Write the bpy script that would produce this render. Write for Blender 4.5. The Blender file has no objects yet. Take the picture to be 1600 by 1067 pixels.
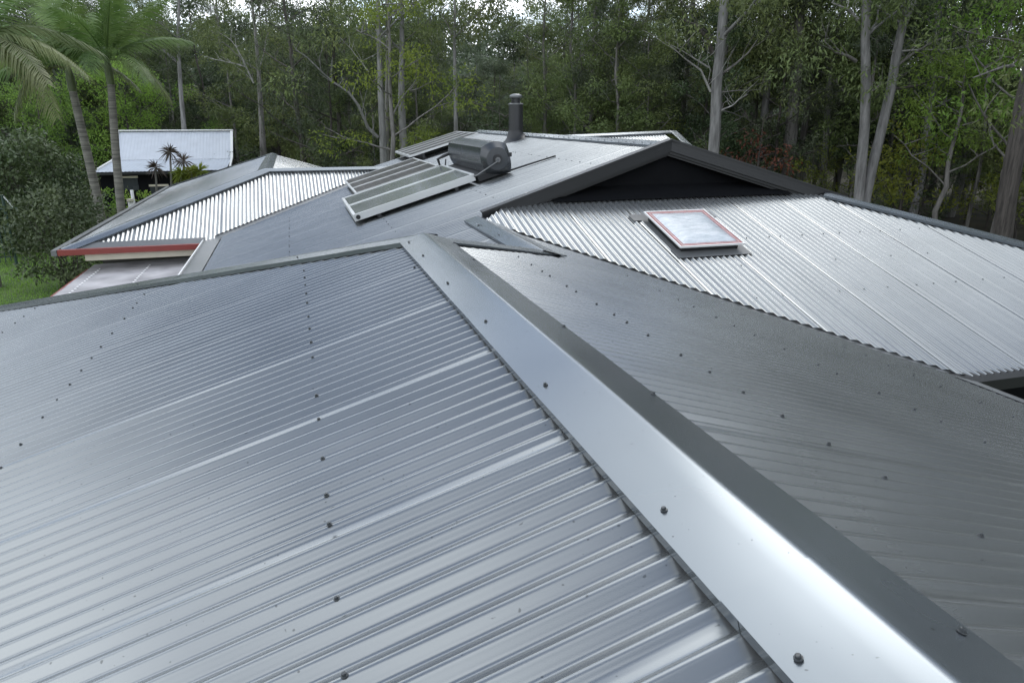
import bpy, math, random
import numpy as np
from mathutils import Vector, Matrix

# ------------------------------------------------------------------ camera, sky, sun
CLOUD = (0.79, 50.248)
CZ = 5.0                                   # camera height above the lawn
PITCH, YAW, FPX = math.radians(17.579), math.radians(-16.828), 1100.0
scene = bpy.context.scene
cam_d = bpy.data.cameras.new('camera'); cam = bpy.data.objects.new('camera', cam_d)
scene.collection.objects.link(cam)
cam.location = (0, 0, CZ)
cam.rotation_euler = (math.pi/2 - PITCH, 0, YAW)
cam_d.sensor_width = 36.0; cam_d.sensor_fit = 'HORIZONTAL'; cam_d.lens = 36.0*FPX/1600.0
cam_d.clip_start = 0.05; cam_d.clip_end = 2000
scene.camera = cam

SUN_EL, SUN_AZ = math.radians(46), math.radians(31)   # azimuth from +Y, negative = left
world = bpy.data.worlds.new('World'); scene.world = world; world.use_nodes = True
wn, wl = world.node_tree.nodes, world.node_tree.links
wn.clear()
w_out = wn.new('ShaderNodeOutputWorld'); w_bg = wn.new('ShaderNodeBackground')
w_sky = wn.new('ShaderNodeTexSky'); w_sky.sky_type = 'NISHITA'; w_sky.sun_disc = False
w_sky.sun_elevation = SUN_EL; w_sky.sun_rotation = SUN_AZ
w_sky.air_density = 1.0; w_sky.dust_density = 0.6; w_sky.ozone_density = 1.0
w_bg.inputs['Strength'].default_value = 0.15
# broken cloud cover: a cloud deck projected on the dome, thinned overhead and shifted to suit the roof's reflections
w_tc = wn.new('ShaderNodeTexCoord'); w_sep = wn.new('ShaderNodeSeparateXYZ')
wl.new(w_tc.outputs['Generated'], w_sep.inputs[0])
w_add = wn.new('ShaderNodeMath'); w_add.operation = 'ADD'; w_add.inputs[1].default_value = 0.22
w_abs = wn.new('ShaderNodeMath'); w_abs.operation = 'ABSOLUTE'
wl.new(w_sep.outputs['Z'], w_abs.inputs[0]); wl.new(w_abs.outputs[0], w_add.inputs[0])
w_dx = wn.new('ShaderNodeMath'); w_dx.operation = 'DIVIDE'; w_dy = wn.new('ShaderNodeMath'); w_dy.operation = 'DIVIDE'
wl.new(w_sep.outputs['X'], w_dx.inputs[0]); wl.new(w_add.outputs[0], w_dx.inputs[1])
wl.new(w_sep.outputs['Y'], w_dy.inputs[0]); wl.new(w_add.outputs[0], w_dy.inputs[1])
w_com = wn.new('ShaderNodeCombineXYZ'); wl.new(w_dx.outputs[0], w_com.inputs[0]); wl.new(w_dy.outputs[0], w_com.inputs[1])
w_noi = wn.new('ShaderNodeTexNoise'); w_noi.inputs['Scale'].default_value = 1.5
w_noi.inputs['Detail'].default_value = 4; w_noi.inputs['Roughness'].default_value = 0.55
w_map = wn.new('ShaderNodeMapping'); w_map.inputs['Location'].default_value = (CLOUD[0], CLOUD[1], 0)
wl.new(w_com.outputs[0], w_map.inputs['Vector']); wl.new(w_map.outputs[0], w_noi.inputs['Vector'])
w_rmp = wn.new('ShaderNodeValToRGB'); w_rmp.color_ramp.elements[0].position = 0.42; w_rmp.color_ramp.elements[1].position = 0.56
w_cov = wn.new('ShaderNodeMath'); w_cov.operation = 'MULTIPLY_ADD'; w_cov.inputs[1].default_value = -0.14; w_cov.inputs[2].default_value = 0.09
wl.new(w_abs.outputs[0], w_cov.inputs[0])
w_sum = wn.new('ShaderNodeMath'); w_sum.operation = 'ADD'; wl.new(w_noi.outputs['Fac'], w_sum.inputs[0]); wl.new(w_cov.outputs[0], w_sum.inputs[1])
wl.new(w_sum.outputs[0], w_rmp.inputs[0])
w_mix = wn.new('ShaderNodeMixRGB'); w_mix.inputs['Color2'].default_value = (13.6, 14.2, 15.0, 1)
w_n2 = wn.new('ShaderNodeTexNoise'); w_n2.inputs['Scale'].default_value = 2.6; w_n2.inputs['Detail'].default_value = 3
wl.new(w_map.outputs[0], w_n2.inputs['Vector'])
w_r2 = wn.new('ShaderNodeValToRGB'); w_r2.color_ramp.elements[0].position = 0.35; w_r2.color_ramp.elements[0].color = (7.0, 7.7, 8.8, 1)
w_r2.color_ramp.elements[1].position = 0.62; w_r2.color_ramp.elements[1].color = (15.0, 15.6, 16.3, 1)
wl.new(w_n2.outputs['Fac'], w_r2.inputs[0]); wl.new(w_r2.outputs['Color'], w_mix.inputs['Color2'])
wl.new(w_rmp.outputs['Color'], w_mix.inputs['Fac']); wl.new(w_sky.outputs['Color'], w_mix.inputs['Color1'])
wl.new(w_mix.outputs['Color'], w_bg.inputs['Color']); wl.new(w_bg.outputs[0], w_out.inputs['Surface'])

sun_d = bpy.data.lights.new('sun', 'SUN'); sun = bpy.data.objects.new('sun', sun_d); scene.collection.objects.link(sun)
sun_d.energy = 0.65; sun_d.angle = math.radians(25.0); sun_d.color = (1.0, 0.97, 0.93)
sdir = Vector((math.sin(SUN_AZ)*math.cos(SUN_EL), math.cos(SUN_AZ)*math.cos(SUN_EL), math.sin(SUN_EL)))
sun.rotation_euler = sdir.to_track_quat('Z', 'Y').to_euler(); sun.location = (0, 0, 40)
scene.view_settings.view_transform = 'Standard'; scene.view_settings.look = 'None'
scene.view_settings.exposure = 0.35; scene.view_settings.gamma = 1.0
scene.cycles.max_bounces = 3; scene.cycles.diffuse_bounces = 2; scene.cycles.glossy_bounces = 2
scene.cycles.transmission_bounces = 4; scene.cycles.transparent_max_bounces = 6
scene.cycles.caustics_reflective = False; scene.cycles.caustics_refractive = False

# ------------------------------------------------------------------ helpers
rng = np.random.default_rng(7); rnd = random.Random(11)
COL = scene.collection
def at(px, py, Y):
    """point on the line of sight of a photograph pixel at forward distance Y (metres)"""
    x, u = (px-800)/FPX, -(py-533.5)/FPX
    c, s = math.cos(PITCH), math.sin(PITCH)
    r = (x, u*c - s, u*s + c)
    c, s = math.cos(-YAW), math.sin(-YAW)
    X, Yy = r[0]*c + r[2]*s*1.0, -r[0]*s + r[2]*c
    X, Yy = r[0]*math.cos(YAW) - r[2]*math.sin(YAW)*1.0, r[0]*math.sin(YAW) + r[2]*math.cos(YAW)
    k = Y/Yy
    return Vector((X*k, Y, r[1]*k + CZ))
def tag(o, label=None, cat=None, group=None, kind=None):
    if label: o['label'] = label
    if cat: o['category'] = cat
    if group: o['group'] = group
    if kind: o['kind'] = kind
    return o
def empty(name, loc=(0, 0, 0), parent=None):
    o = bpy.data.objects.new(name, None); COL.objects.link(o); o.location = loc; o.empty_display_size = 0.2
    if parent: attach(o, parent)
    return o
def attach(o, parent):
    """o's mesh is written in world coordinates; keep it there under its parent"""
    o.parent = parent
    if parent.get('_base'):
        b = parent['_base']; o.location = (o.location[0]-b[0], o.location[1]-b[1], o.location[2]-b[2])
def thing(name, loc, label, cat, group=None):
    o = empty(name, loc); o['_base'] = tuple(loc); return tag(o, label, cat, group)
def mesh_data(name, V, F, mat, smooth=False):
    me = bpy.data.meshes.new(name)
    V = np.asarray(V, dtype=np.float32).reshape(-1, 3)
    if isinstance(F, np.ndarray):
        n, k = F.shape
        me.vertices.add(len(V)); me.vertices.foreach_set('co', V.ravel())
        me.loops.add(n*k); me.loops.foreach_set('vertex_index', F.astype(np.int32).ravel())
        me.polygons.add(n); me.polygons.foreach_set('loop_start', np.arange(0, n*k, k, dtype=np.int32))
        me.update(calc_edges=True)
    else:
        me.from_pydata(V.tolist(), [], F); me.update()
    me.validate()
    for m in (mat if isinstance(mat, (list, tuple)) else [mat]): me.materials.append(m)
    if smooth: me.polygons.foreach_set('use_smooth', [True]*len(me.polygons))
    return me
def obj(name, V, F, mat, parent=None, smooth=False):
    o = bpy.data.objects.new(name, mesh_data(name, V, F, mat, smooth)); COL.objects.link(o)
    if parent: attach(o, parent)
    return o
class MB:
    """collects shapes into one mesh"""
    def __init__(s): s.V = []; s.F = []
    def add(s, V, F):
        b = len(s.V); s.V += [tuple(v) for v in V]; s.F += [tuple(i+b for i in f) for f in F]; return s
    def box(s, o, ax, ay, az):
        o, ax, ay, az = map(Vector, (o, ax, ay, az))
        P = [o, o+ax, o+ax+ay, o+ay, o+az, o+ax+az, o+ax+ay+az, o+ay+az]
        F = [(0, 3, 2, 1), (4, 5, 6, 7), (0, 1, 5, 4), (1, 2, 6, 5), (2, 3, 7, 6), (3, 0, 4, 7)]
        if ax.cross(ay).dot(az) < 0: F = [f[::-1] for f in F]
        return s.add(P, F)
    def abox(s, x0, x1, y0, y1, z0, z1): return s.box((x0, y0, z0), (x1-x0, 0, 0), (0, y1-y0, 0), (0, 0, z1-z0))
    def bar(s, a, b, w, h, up=(0, 0, 1)):
        """rectangular bar from a to b, w wide, h high, centred"""
        a, b = Vector(a), Vector(b); d = (b-a); u = Vector(up); sd = d.cross(u).normalized(); u2 = sd.cross(d).normalized()
        return s.box(a - sd*w/2 - u2*h/2, d, sd*w, u2*h)
    def tube(s, pts, rad, n=8, capped=True):
        pts = [Vector(p) for p in pts]
        if not hasattr(rad, '__len__'): rad = [rad]*len(pts)
        ref = Vector((0, 0, 1)) if abs((pts[-1]-pts[0]).normalized().z) < .9 else Vector((1, 0, 0))
        V, F = [], []
        for i, p in enumerate(pts):
            t = (pts[min(i+1, len(pts)-1)] - pts[max(i-1, 0)]).normalized()
            a = t.cross(ref).normalized(); b = t.cross(a)
            for k in range(n):
                an = 2*math.pi*k/n; V.append(p + a*math.cos(an)*rad[i] + b*math.sin(an)*rad[i])
        for i in range(len(pts)-1):
            for k in range(n):
                F.append((i*n+k, i*n+(k+1) % n, (i+1)*n+(k+1) % n, (i+1)*n+k))
        if capped: F += [tuple(range(n-1, -1, -1)), tuple((len(pts)-1)*n+k for k in range(n))]
        return s.add(V, F)
    def prism(s, poly, off):
        off = Vector(off); n = len(poly); P = [Vector(p) for p in poly]
        V = P + [p+off for p in P]
        F = [tuple(range(n-1, -1, -1)), tuple(range(n, 2*n))] + [(i, (i+1) % n, n+(i+1) % n, n+i) for i in range(n)]
        return s.add(V, F)
    def build(s, name, mat, parent=None, smooth=False): return obj(name, s.V, s.F, mat, parent, smooth)

# ------------------------------------------------------------------ materials
def new_mat(name):
    m = bpy.data.materials.new(name); m.use_nodes = True
    n = m.node_tree.nodes; return m, n, m.node_tree.links, n['Principled BSDF']
def tex(n, l, kind, scale, detail=3, rough=.5, vec=None, stretch=None):
    t = n.new(kind); t.inputs['Scale'].default_value = scale
    if 'Detail' in t.inputs: t.inputs['Detail'].default_value = detail
    if 'Roughness' in t.inputs: t.inputs['Roughness'].default_value = rough
    tc = n.new('ShaderNodeTexCoord'); src = tc.outputs['Object']
    if stretch:
        mp = n.new('ShaderNodeMapping'); mp.inputs['Scale'].default_value = stretch
        l.new(src, mp.inputs['Vector']); src = mp.outputs['Vector']
    l.new(src, t.inputs['Vector']); return t
def ramp(n, l, src, p0, c0, p1, c1):
    r = n.new('ShaderNodeValToRGB'); e = r.color_ramp.elements
    e[0].position, e[0].color = p0, (*c0, 1); e[1].position, e[1].color = p1, (*c1, 1)
    l.new(src, r.inputs[0]); return r
def metal(name, col, rough=.3, metallic=.0, ior=1.5, var=.12, wave=.0, speck=True, coat=0.0):
    """painted steel sheet: slight colour drift, faint dirt specks, oil-canning"""
    m, n, l, b = new_mat(name)
    no = tex(n, l, 'ShaderNodeTexNoise', 1.7, 3)
    a = tuple(c*(1-var) for c in col); c2 = tuple(min(1, c*(1+var)) for c in col)
    r = ramp(n, l, no.outputs['Fac'], .3, a, .7, c2); out = r.outputs['Color']
    if speck:
        vo = tex(n, l, 'ShaderNodeTexNoise', 95, 0)
        sr = ramp(n, l, vo.outputs['Fac'], .135, (.35, .35, .34), .17, (1, 1, 1))
        mx = n.new('ShaderNodeMixRGB'); mx.blend_type = 'MULTIPLY'; mx.inputs['Fac'].default_value = .7
        l.new(out, mx.inputs['Color1']); l.new(sr.outputs['Color'], mx.inputs['Color2']); out = mx.outputs['Color']
    l.new(out, b.inputs['Base Color'])
    b.inputs['Metallic'].default_value = metallic; b.inputs['IOR'].default_value = ior
    mr = n.new('ShaderNodeMapRange'); mr.inputs['To Min'].default_value = rough*.8; mr.inputs['To Max'].default_value = rough*1.25
    l.new(no.outputs['Fac'], mr.inputs['Value']); l.new(mr.outputs[0], b.inputs['Roughness'])
    if coat:
        b.inputs['Coat Weight'].default_value = coat; b.inputs['Coat Roughness'].default_value = rough*.5
    if wave:
        n3 = tex(n, l, 'ShaderNodeTexNoise', 3.0, 1)
        bp = n.new('ShaderNodeBump'); bp.inputs['Strength'].default_value = 1.0; bp.inputs['Distance'].default_value = wave
        l.new(n3.outputs['Fac'], bp.inputs['Height']); l.new(bp.outputs[0], b.inputs['Normal'])
    return m
def plain(name, col, rough=.6, metallic=0.0, var=.1, scale=6, bump=0.0, ior=1.5):
    m, n, l, b = new_mat(name)
    no = tex(n, l, 'ShaderNodeTexNoise', scale, 5, .6)
    r = ramp(n, l, no.outputs['Fac'], .3, tuple(c*(1-var) for c in col), .7, tuple(min(1, c*(1+var)) for c in col))
    l.new(r.outputs['Color'], b.inputs['Base Color'])
    b.inputs['Roughness'].default_value = rough; b.inputs['Metallic'].default_value = metallic; b.inputs['IOR'].default_value = ior
    if bump:
        bp = n.new('ShaderNodeBump'); bp.inputs['Distance'].default_value = bump
        l.new(no.outputs['Fac'], bp.inputs['Height']); l.new(bp.outputs[0], b.inputs['Normal'])
    return m
def leaf_mat(name, c0, c1, trans=.35, gloss=.35):
    m, n, l, b = new_mat(name)
    oi = n.new('ShaderNodeObjectInfo'); tc = n.new('ShaderNodeTexCoord')
    no = n.new('ShaderNodeTexNoise'); no.inputs['Scale'].default_value = .55; no.inputs['Detail'].default_value = 4
    no.inputs['Roughness'].default_value = .7
    va = n.new('ShaderNodeVectorMath'); va.operation = 'ADD'
    cb = n.new('ShaderNodeCombineXYZ'); mu = n.new('ShaderNodeMath'); mu.operation = 'MULTIPLY'; mu.inputs[1].default_value = 60
    l.new(oi.outputs['Random'], mu.inputs[0]); l.new(mu.outputs[0], cb.inputs[0])
    l.new(tc.outputs['Object'], va.inputs[0]); l.new(cb.outputs[0], va.inputs[1]); l.new(va.outputs[0], no.inputs['Vector'])
    r = ramp(n, l, no.outputs['Fac'], .34, c0, .66, c1)
    hs = n.new('ShaderNodeHueSaturation')
    mv = n.new('ShaderNodeMapRange'); mv.inputs['To Min'].default_value = .72; mv.inputs['To Max'].default_value = 1.25
    l.new(oi.outputs['Random'], mv.inputs['Value']); l.new(mv.outputs[0], hs.inputs['Value'])
    mh = n.new('ShaderNodeMapRange'); mh.inputs['To Min'].default_value = .485; mh.inputs['To Max'].default_value = .515
    ml = n.new('ShaderNodeMath'); ml.operation = 'FRACT'; m7 = n.new('ShaderNodeMath'); m7.operation = 'MULTIPLY'; m7.inputs[1].default_value = 7.3
    l.new(oi.outputs['Random'], m7.inputs[0]); l.new(m7.outputs[0], ml.inputs[0]); l.new(ml.outputs[0], mh.inputs['Value'])
    l.new(mh.outputs[0], hs.inputs['Hue']); l.new(r.outputs['Color'], hs.inputs['Color'])
    l.new(hs.outputs['Color'], b.inputs['Base Color']); b.inputs['Roughness'].default_value = .55
    b.inputs['Specular IOR Level'].default_value = gloss
    tr = n.new('ShaderNodeBsdfTranslucent'); mx = n.new('ShaderNodeMixShader'); mx.inputs['Fac'].default_value = trans
    l.new(hs.outputs['Color'], tr.inputs['Color'])
    l.new(b.outputs[0], mx.inputs[1]); l.new(tr.outputs[0], mx.inputs[2])
    l.new(mx.outputs[0], n['Material Output'].inputs['Surface'])
    return m
def bark_mat(name, c0, c1, stretch=(5, 5, .7)):
    m, n, l, b = new_mat(name)
    no = tex(n, l, 'ShaderNodeTexNoise', 1.6, 6, .65, stretch=stretch)
    r = ramp(n, l, no.outputs['Fac'], .36, c0, .62, c1); l.new(r.outputs['Color'], b.inputs['Base Color'])
    b.inputs['Roughness'].default_value = .85
    bp = n.new('ShaderNodeBump'); bp.inputs['Distance'].default_value = .02; l.new(no.outputs['Fac'], bp.inputs['Height']); l.new(bp.outputs[0], b.inputs['Normal'])
    return m

GREY = (.268, .280, .280)
M = {}
M['roof'] = metal('grey_roof_sheet', GREY, .225, .70, 1.5, .06, wave=.0005)
M['cap'] = metal('grey_ridge_cap', (.180, .200, .214), .24, .70, 1.5, .05, wave=.0007)
M['oldroof'] = metal('weathered_patio_sheet', (.40, .385, .385), .55, 0, 1.4, .3)
M['screw'] = metal('screw_grey', (.045, .05, .052), .35, .2, 1.5, .1, speck=False)
M['valley'] = metal('valley_steel', (.16, .165, .165), .33, .25, 1.5, .15, wave=.004)
M['flash'] = metal('dull_flashing', (.13, .135, .135), .42, .1, 1.5, .15, wave=.006)
M['char'] = metal('charcoal_paint', (.012, .013, .014), .42, 0, 1.5, .1, speck=False)
M['charwall'] = plain('charcoal_wall', (.006, .0065, .0075), .8)
M['charwall'].node_tree.nodes['Principled BSDF'].inputs['Specular IOR Level'].default_value = .08
M['dark'] = plain('dark_plastic', (.012, .013, .014), .5)
M['tank'] = metal('tank_shell_grey', (.036, .041, .046), .25, 0, 1.5, .06, speck=False)
M['cowl'] = metal('dull_cowl', (.16, .165, .165), .4, .5, 1.5, .1, speck=False)
M['alu'] = metal('anodised_frame', (.60, .61, .60), .35, .7, 1.5, .05, speck=False)
M['white'] = plain('white_paint', (.74, .74, .72), .45, 0, .05)
M['cream'] = plain('cream_paint', (.58, .53, .42), .5, 0, .05)
M['red'] = plain('red_gutter_paint', (.20, .034, .027), .4, 0, .1)
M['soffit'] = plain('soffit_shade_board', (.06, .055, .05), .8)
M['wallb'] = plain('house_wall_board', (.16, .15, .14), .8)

# ------------------------------------------------------------------ house geometry (x right, y along ridge, z up from lawn)
T = .30; CT = 1/math.sqrt(1+T*T); ST = T*CT
PITCHC = .0762
XF, ZF = .79, CZ-.72                # near ridge
YF = 4.61                           # its far end
XM, ZM = 4.70, CZ-.286              # main ridge
XK = 2.02; ZK = ZM - T*(XM-XK)      # low ridge beyond the near wing
VAL = 9.70                          # x + y on the valley
OFF = -.042                         # sheets lie this far below the cap planes
house = thing('house', (2.5, 10.0, 0), 'large low house under grey corrugated steel roofs with many ridges and valleys', 'house')

def slope(name, label, O, u, s, srange, u0, u1, mat, seg=10, amp=.0092, phase=0.0, off=OFF, pitch=PITCHC, nsheet=10, parent=None, sname='roof_sheet', nodes=4, rib=.005, lap=.35, lapstep=.0018):
    """a roof face laid with corrugated sheets, each sheet its own object, cut to srange(u)->(s0,s1)"""
    O, u, s = Vector(O), Vector(u).normalized(), Vector(s).normalized(); n = u.cross(s)
    if n.z < 0: n = -n
    root = empty(name, (0, 0, 0), parent or house); root['label'] = label
    cover = pitch*nsheet
    k0 = math.floor((u0-phase)/cover); k1 = math.ceil((u1-phase)/cover)
    for k in range(k0, k1):
        a = max(u0, k*cover+phase - pitch*.22); b = min(u1, (k+1)*cover+phase + pitch*.22)
        if b-a < .01: continue
        us = np.linspace(a, b, max(3, int(round((b-a)/pitch*seg))+1))
        V = []; ok = []; jit = rnd.uniform(-.0009, .0009); roll = rnd.gauss(0, .0035); NS = nodes
        am = {}
        for uu in us:
            r = srange(float(uu))
            good = r is not None and r[1]-r[0] > .012
            ok.append(good)
            if not good: r = (0, .01)
            f = (uu-k*cover-phase)/cover
            ci = int(math.floor((uu-phase)/pitch+.5))
            if ci not in am:
                w_ = [rnd.gauss(0, rib)]
                for _ in range(NS): w_.append(w_[-1]*.72 + rnd.gauss(0, rib*.75))
                am[ci] = (rnd.gauss(0, .0004), w_)
            fr = (uu-phase)/pitch - ci
            x_ = 2*math.pi*(uu-phase)/pitch; c_ = (math.cos(x_)+.08*math.cos(3*x_))/1.08
            if c_ < 0 and (abs(f-.5/nsheet) < .5/nsheet): c_ *= lap           # flattened under-lap pan
            e_ = math.cos(math.pi*fr)**2
            h0 = amp*c_ + am[ci][0]*e_ + off + lapstep*f + jit + roll*(f-.5)*cover
            for j in range(NS+1):
                ss = r[0] + (r[1]-r[0])*j/NS
                V.append(O + u*float(uu) + s*ss + n*(h0 + am[ci][1][j]*fr*pitch*e_))
        F = []; m1 = NS+1
        for i in range(len(us)-1):
            if ok[i] and ok[i+1]:
                for j in range(NS): F.append((i*m1+j, (i+1)*m1+j, (i+1)*m1+j+1, i*m1+j+1))
        if not F: continue
        used = sorted({i for f in F for i in f}); mp = {v: i for i, v in enumerate(used)}
        fl = u.cross(s).dot(n) < 0
        F = [tuple(mp[i] for i in (f[::-1] if fl else f)) for f in F]
        obj(sname, [V[i] for i in used], F, mat, root, True)
    root['_n'] = tuple(n); root['_O'] = tuple(O); root['_u'] = tuple(u); root['_s'] = tuple(s)
    return root
# roof screw shared mesh
def screw_mesh():
    V, F = [], []
    def ring(r, z, n=8, a0=0):
        b = len(V)
        for k in range(n): V.append((r*math.cos(a0+2*math.pi*k/n), r*math.sin(a0+2*math.pi*k/n), z))
        return b
    rr = [ring(.0088, 0), ring(.0092, .0012), ring(.0088, .0026), ring(.0060, .0032), ring(.0056, .0085), ring(.004, .0096)]
    for a, b in zip(rr, rr[1:]):
        for k in range(8): F.append((a+k, a+(k+1) % 8, b+(k+1) % 8, b+k))
    F.append(tuple(rr[-1]+k for k in range(8)))
    return mesh_data('roof_screw', V, F, M['screw'])
SCREW = screw_mesh()
def screws(root, pts, n, scale=1.0):
    q = Vector(n).to_track_quat('Z', 'Y').to_euler()
    for p in pts:
        o = bpy.data.objects.new('roof_screw', SCREW); COL.objects.link(o)
        o.location = p; o.rotation_euler = q; o.rotation_euler.rotate_axis('Z', rnd.uniform(0, 1)); o.scale = (scale*.84,)*3
        attach(o, root)
def on(root, u, s, h=0.0):
    O, uu, ss, n = (Vector(root[k]) for k in ('_O', '_u', '_s', '_n')); return O+uu*u+ss*s+n*h
def snap(u, phase): return phase + PITCHC*round((u-phase)/PITCHC)
CREST = OFF+.0092+.0008

def cap(name, p0, p1, nA, nB, w=.168, lip=.030, parent=None, mat=None, step=.14, wob=.0007, rcrest=.006, lift=0.0):
    """folded metal ridge or hip capping with turned-down lips; A is the left side looking from p0 to p1"""
    p0, p1, nA, nB = map(Vector, (p0, p1, nA, nB)); d = (p1-p0); Ln = d.length; d.normalize()
    fa = nA.cross(d).normalized(); fb = d.cross(nB).normalized()
    if fa.z > 0: fa = -fa
    if fb.z > 0: fb = -fb
    up = (nA+nB).normalized()
    sec = []   # (offset vector, smooth break)
    ra = fa*rcrest*1.5; rb = fb*rcrest*1.5
    sec = [fa*w - nA*lip, fa*w, fa*w, fa*w*.66, fa*w*.33, ra, -up*rcrest*.18, rb, fb*w*.33, fb*w*.66, fb*w, fb*w, fb*w - nB*lip]
    nn = [None, None, nA, nA, nA, nA, up, nB, nB, nB, nB, None, None]
    N = max(2, int(Ln/step)); V = []; F = []; m = len(sec); wl_ = [rnd.gauss(0, wob) for _ in range(40)]
    ph = [rnd.uniform(0, 6) for _ in range(13)]
    for i in range(N+1):
        t = i/N; s_ = t*Ln
        for j, o in enumerate(sec):
            jj = 1 if j in (0, 1, 2) else (11 if j >= 10 else j)
            dz = (0 if j in (5, 6, 7) else 1)*wob*(math.sin(s_*5.1+ph[jj])+.7*math.sin(s_*11.3+ph[(jj+5) % 13]))
            V.append(p0 + d*s_ + o + up*(dz+lift))
    for i in range(N):
        for j in range(m-1):
            if j in (1, 10): continue
            F.append((i*m+j, i*m+j+1, (i+1)*m+j+1, (i+1)*m+j))
    if (Vector(V[3])-Vector(V[2])).cross(d).dot(up) < 0: F = [f[::-1] for f in F]
    o = obj(name, V, F, mat or M['cap'], parent or house, True)
    return o, fa, fb

nL, nR = Vector((-ST, 0, CT)), Vector((ST, 0, CT))
nS, nN = Vector((0, -ST, CT)), Vector((0, ST, CT))
PH = 1.105 % PITCHC
YB, XEL, XER, YS = -3.0, -4.6, 5.35, 4.35
# near wing, left face
def rL(y):
    hi = XF - .045
    if y > YF-.05: hi = XF - (y-YF) - .06
    return ((XF-hi)/CT, (XF-XEL)/CT) if hi > XEL+.05 else None
sl_L = slope('roof_slope', 'sunlit left face of the near wing', (XF, 0, ZF), (0, 1, 0), (-CT, 0, -ST), rL, YB, 9.9, M['roof'], 16, phase=PH, nodes=10, rib=.008, lap=0.2, lapstep=.0025)
# near wing, right face (runs on to the long valley)
def rR(y):
    lo = XF+.045
    if y > YF-.05: lo = XF + (y-YF) + .06
    if lo > XK: lo = XK+.045
    hi = min(XER, VAL - y - .05)
    return ((lo-XF)/CT, (hi-XF)/CT) if hi > lo+.02 else None
sl_R = slope('roof_slope', 'darker right face of the near wing', (XF, 0, ZF), (0, 1, 0), (CT, 0, -ST), rR, YB, 7.7, M['roof'], 16, phase=PH, nodes=10, rib=.003)
# hip end of the near wing, facing away
def rN(x):
    y0 = YF + abs(x-XF) + .06; y1 = 7.863 - x - .04
    return ((y0-YF)/CT, (y1-YF)/CT) if y1 > y0+.03 else None
sl_N = slope('roof_slope', 'hip end face behind the near ridge', (0, YF, ZF), (1, 0, 0), (0, CT, -ST), rN, XEL, XK, M['roof'], 8)
# main left face
BX0, BY0, BX1, BY1, BX2, BY2 = 2.02, 8.03, XM, 8.42, 6.95, 8.11
XG = -1.42
def rM(y):
    hi = XM-.045
    if y < BY0: hi = XK-.045
    elif y < BY1: hi = BX0 + (y-BY0)/(BY1-BY0)*(BX1-BX0)
    lo = max(XG, 7.863-y+.03)
    if y > 14.30: lo = max(lo, -1.66 + (y-14.38)*(3.81/2.27) + .16)
    if y > 16.60: lo = max(.76, 2.15-1.12*(y-16.68)+.05)
    hi = min(hi, XM-.045)
    return ((XM-hi)/CT, (XM-lo)/CT) if hi > lo+.02 else None
sl_M = slope('roof_slope', 'bright left face of the main roof carrying the solar panels', (XM, 0, ZM), (0, 1, 0), (-CT, 0, -ST), rM, 5.6, 18.4, M['roof'], 12, phase=.02, lap=-.25, lapstep=.004, rib=.002)
# main right face, hidden from here except its hip cap
def rM2(y):
    lo = XM+.045
    if y < BY1: lo = BX1 + (BY1-y)/(BY1-BY2)*(BX2-BX1)
    if y < BY2: lo = 6.93 + (8.12-y)+.05
    return ((lo-XM)/CT, (11.2-XM)/CT) if lo < 11.1 else None
sl_M2 = slope('roof_slope', 'far side face of the main roof', (XM, 0, ZM), (0, 1, 0), (CT, 0, -ST), rM2, YS, 18.4, M['roof'], 8, phase=.02)
# skylight face
YT = 8.50; ZS = CZ - 3.393 + T*YT
def rS(x):
    y1 = min(YT, 8.12-(x-6.93)-.05) if x > 5.75 else min(YT, 7.78+(x-2.04)*1.0, 10.35+.9*(4.7-x) if x > 5.4 else 99)
    y0 = max(YS-.03, VAL - x + .075)
    return ((YT-y1)/CT, (YT-y0)/CT) if y1 > y0+.02 else None
sl_S = slope('roof_slope', 'gleaming hip face below the dark gable, holding the skylight', (0, YT, ZS), (1, 0, 0), (0, -CT, -ST), rS, 2.04, 10.7, M['roof'], 14, phase=.01)
# older hip wing at the left
TH = .5; CH = 1/math.sqrt(1+TH*TH); SH = TH*CH; T2 = .336; C2 = 1/math.sqrt(1+T2*T2); S2 = T2*C2
HX, HY, HZ = -.60, 16.68, CZ-1.04
EX, EY, EZ = -4.11, 14.32, CZ-2.22
def rH1(x):
    y1 = HY-.04
    if x < HX: y1 = HY + (x-HX)*(HY-EY)/(HX-EX) - .07
    y0 = EY+.09
    if x > -1.55: y0 = 14.38 + (x+1.66)*2.27/3.81 + .10
    return ((HY-y1)/CH, (HY-y0)/CH) if y1 > y0+.02 else None
sl_H1 = slope('roof_slope', 'face of the old hip wing above the red gutter', (0, HY, HZ), (1, 0, 0), (0, -CH, -SH), rH1, EX, 2.2, M['roof'], 14, phase=.03, rib=.003)
def rH2(y):
    x1 = HX-.04
    if y < HY: x1 = HX - (HY-y)*(HX-EX)/(HY-EY) - .07
    if y > 24.4: x1 = HX - (y-24.4)*3.55/2.8 - .05
    return ((HX-x1)/C2, (HX-EX)/C2) if x1 > EX+.03 else None
sl_H2 = slope('roof_slope', 'left face of the old hip wing', (HX, 0, HZ), (0, 1, 0), (-C2, 0, -S2), rH2, EY, 27.2, M['roof'], 8)
def rH3(y):
    x0 = HX+.04; x1 = 2.9
    if y < 18.0: x1 = HX + (y-HY) - .04
    elif y < 18.4: x1 = .70
    if y > 24.4: x0 = HX + (y-24.4)*3.5/2.8 + .05
    return ((x0-HX)/C2, (x1-HX)/C2) if x1 > x0+.03 else None
sl_H3 = slope('roof_slope', 'right face of the old hip wing', (HX, 0, HZ), (0, 1, 0), (C2, 0, -S2), rH3, HY, 27.2, M['roof'], 8)
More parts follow.
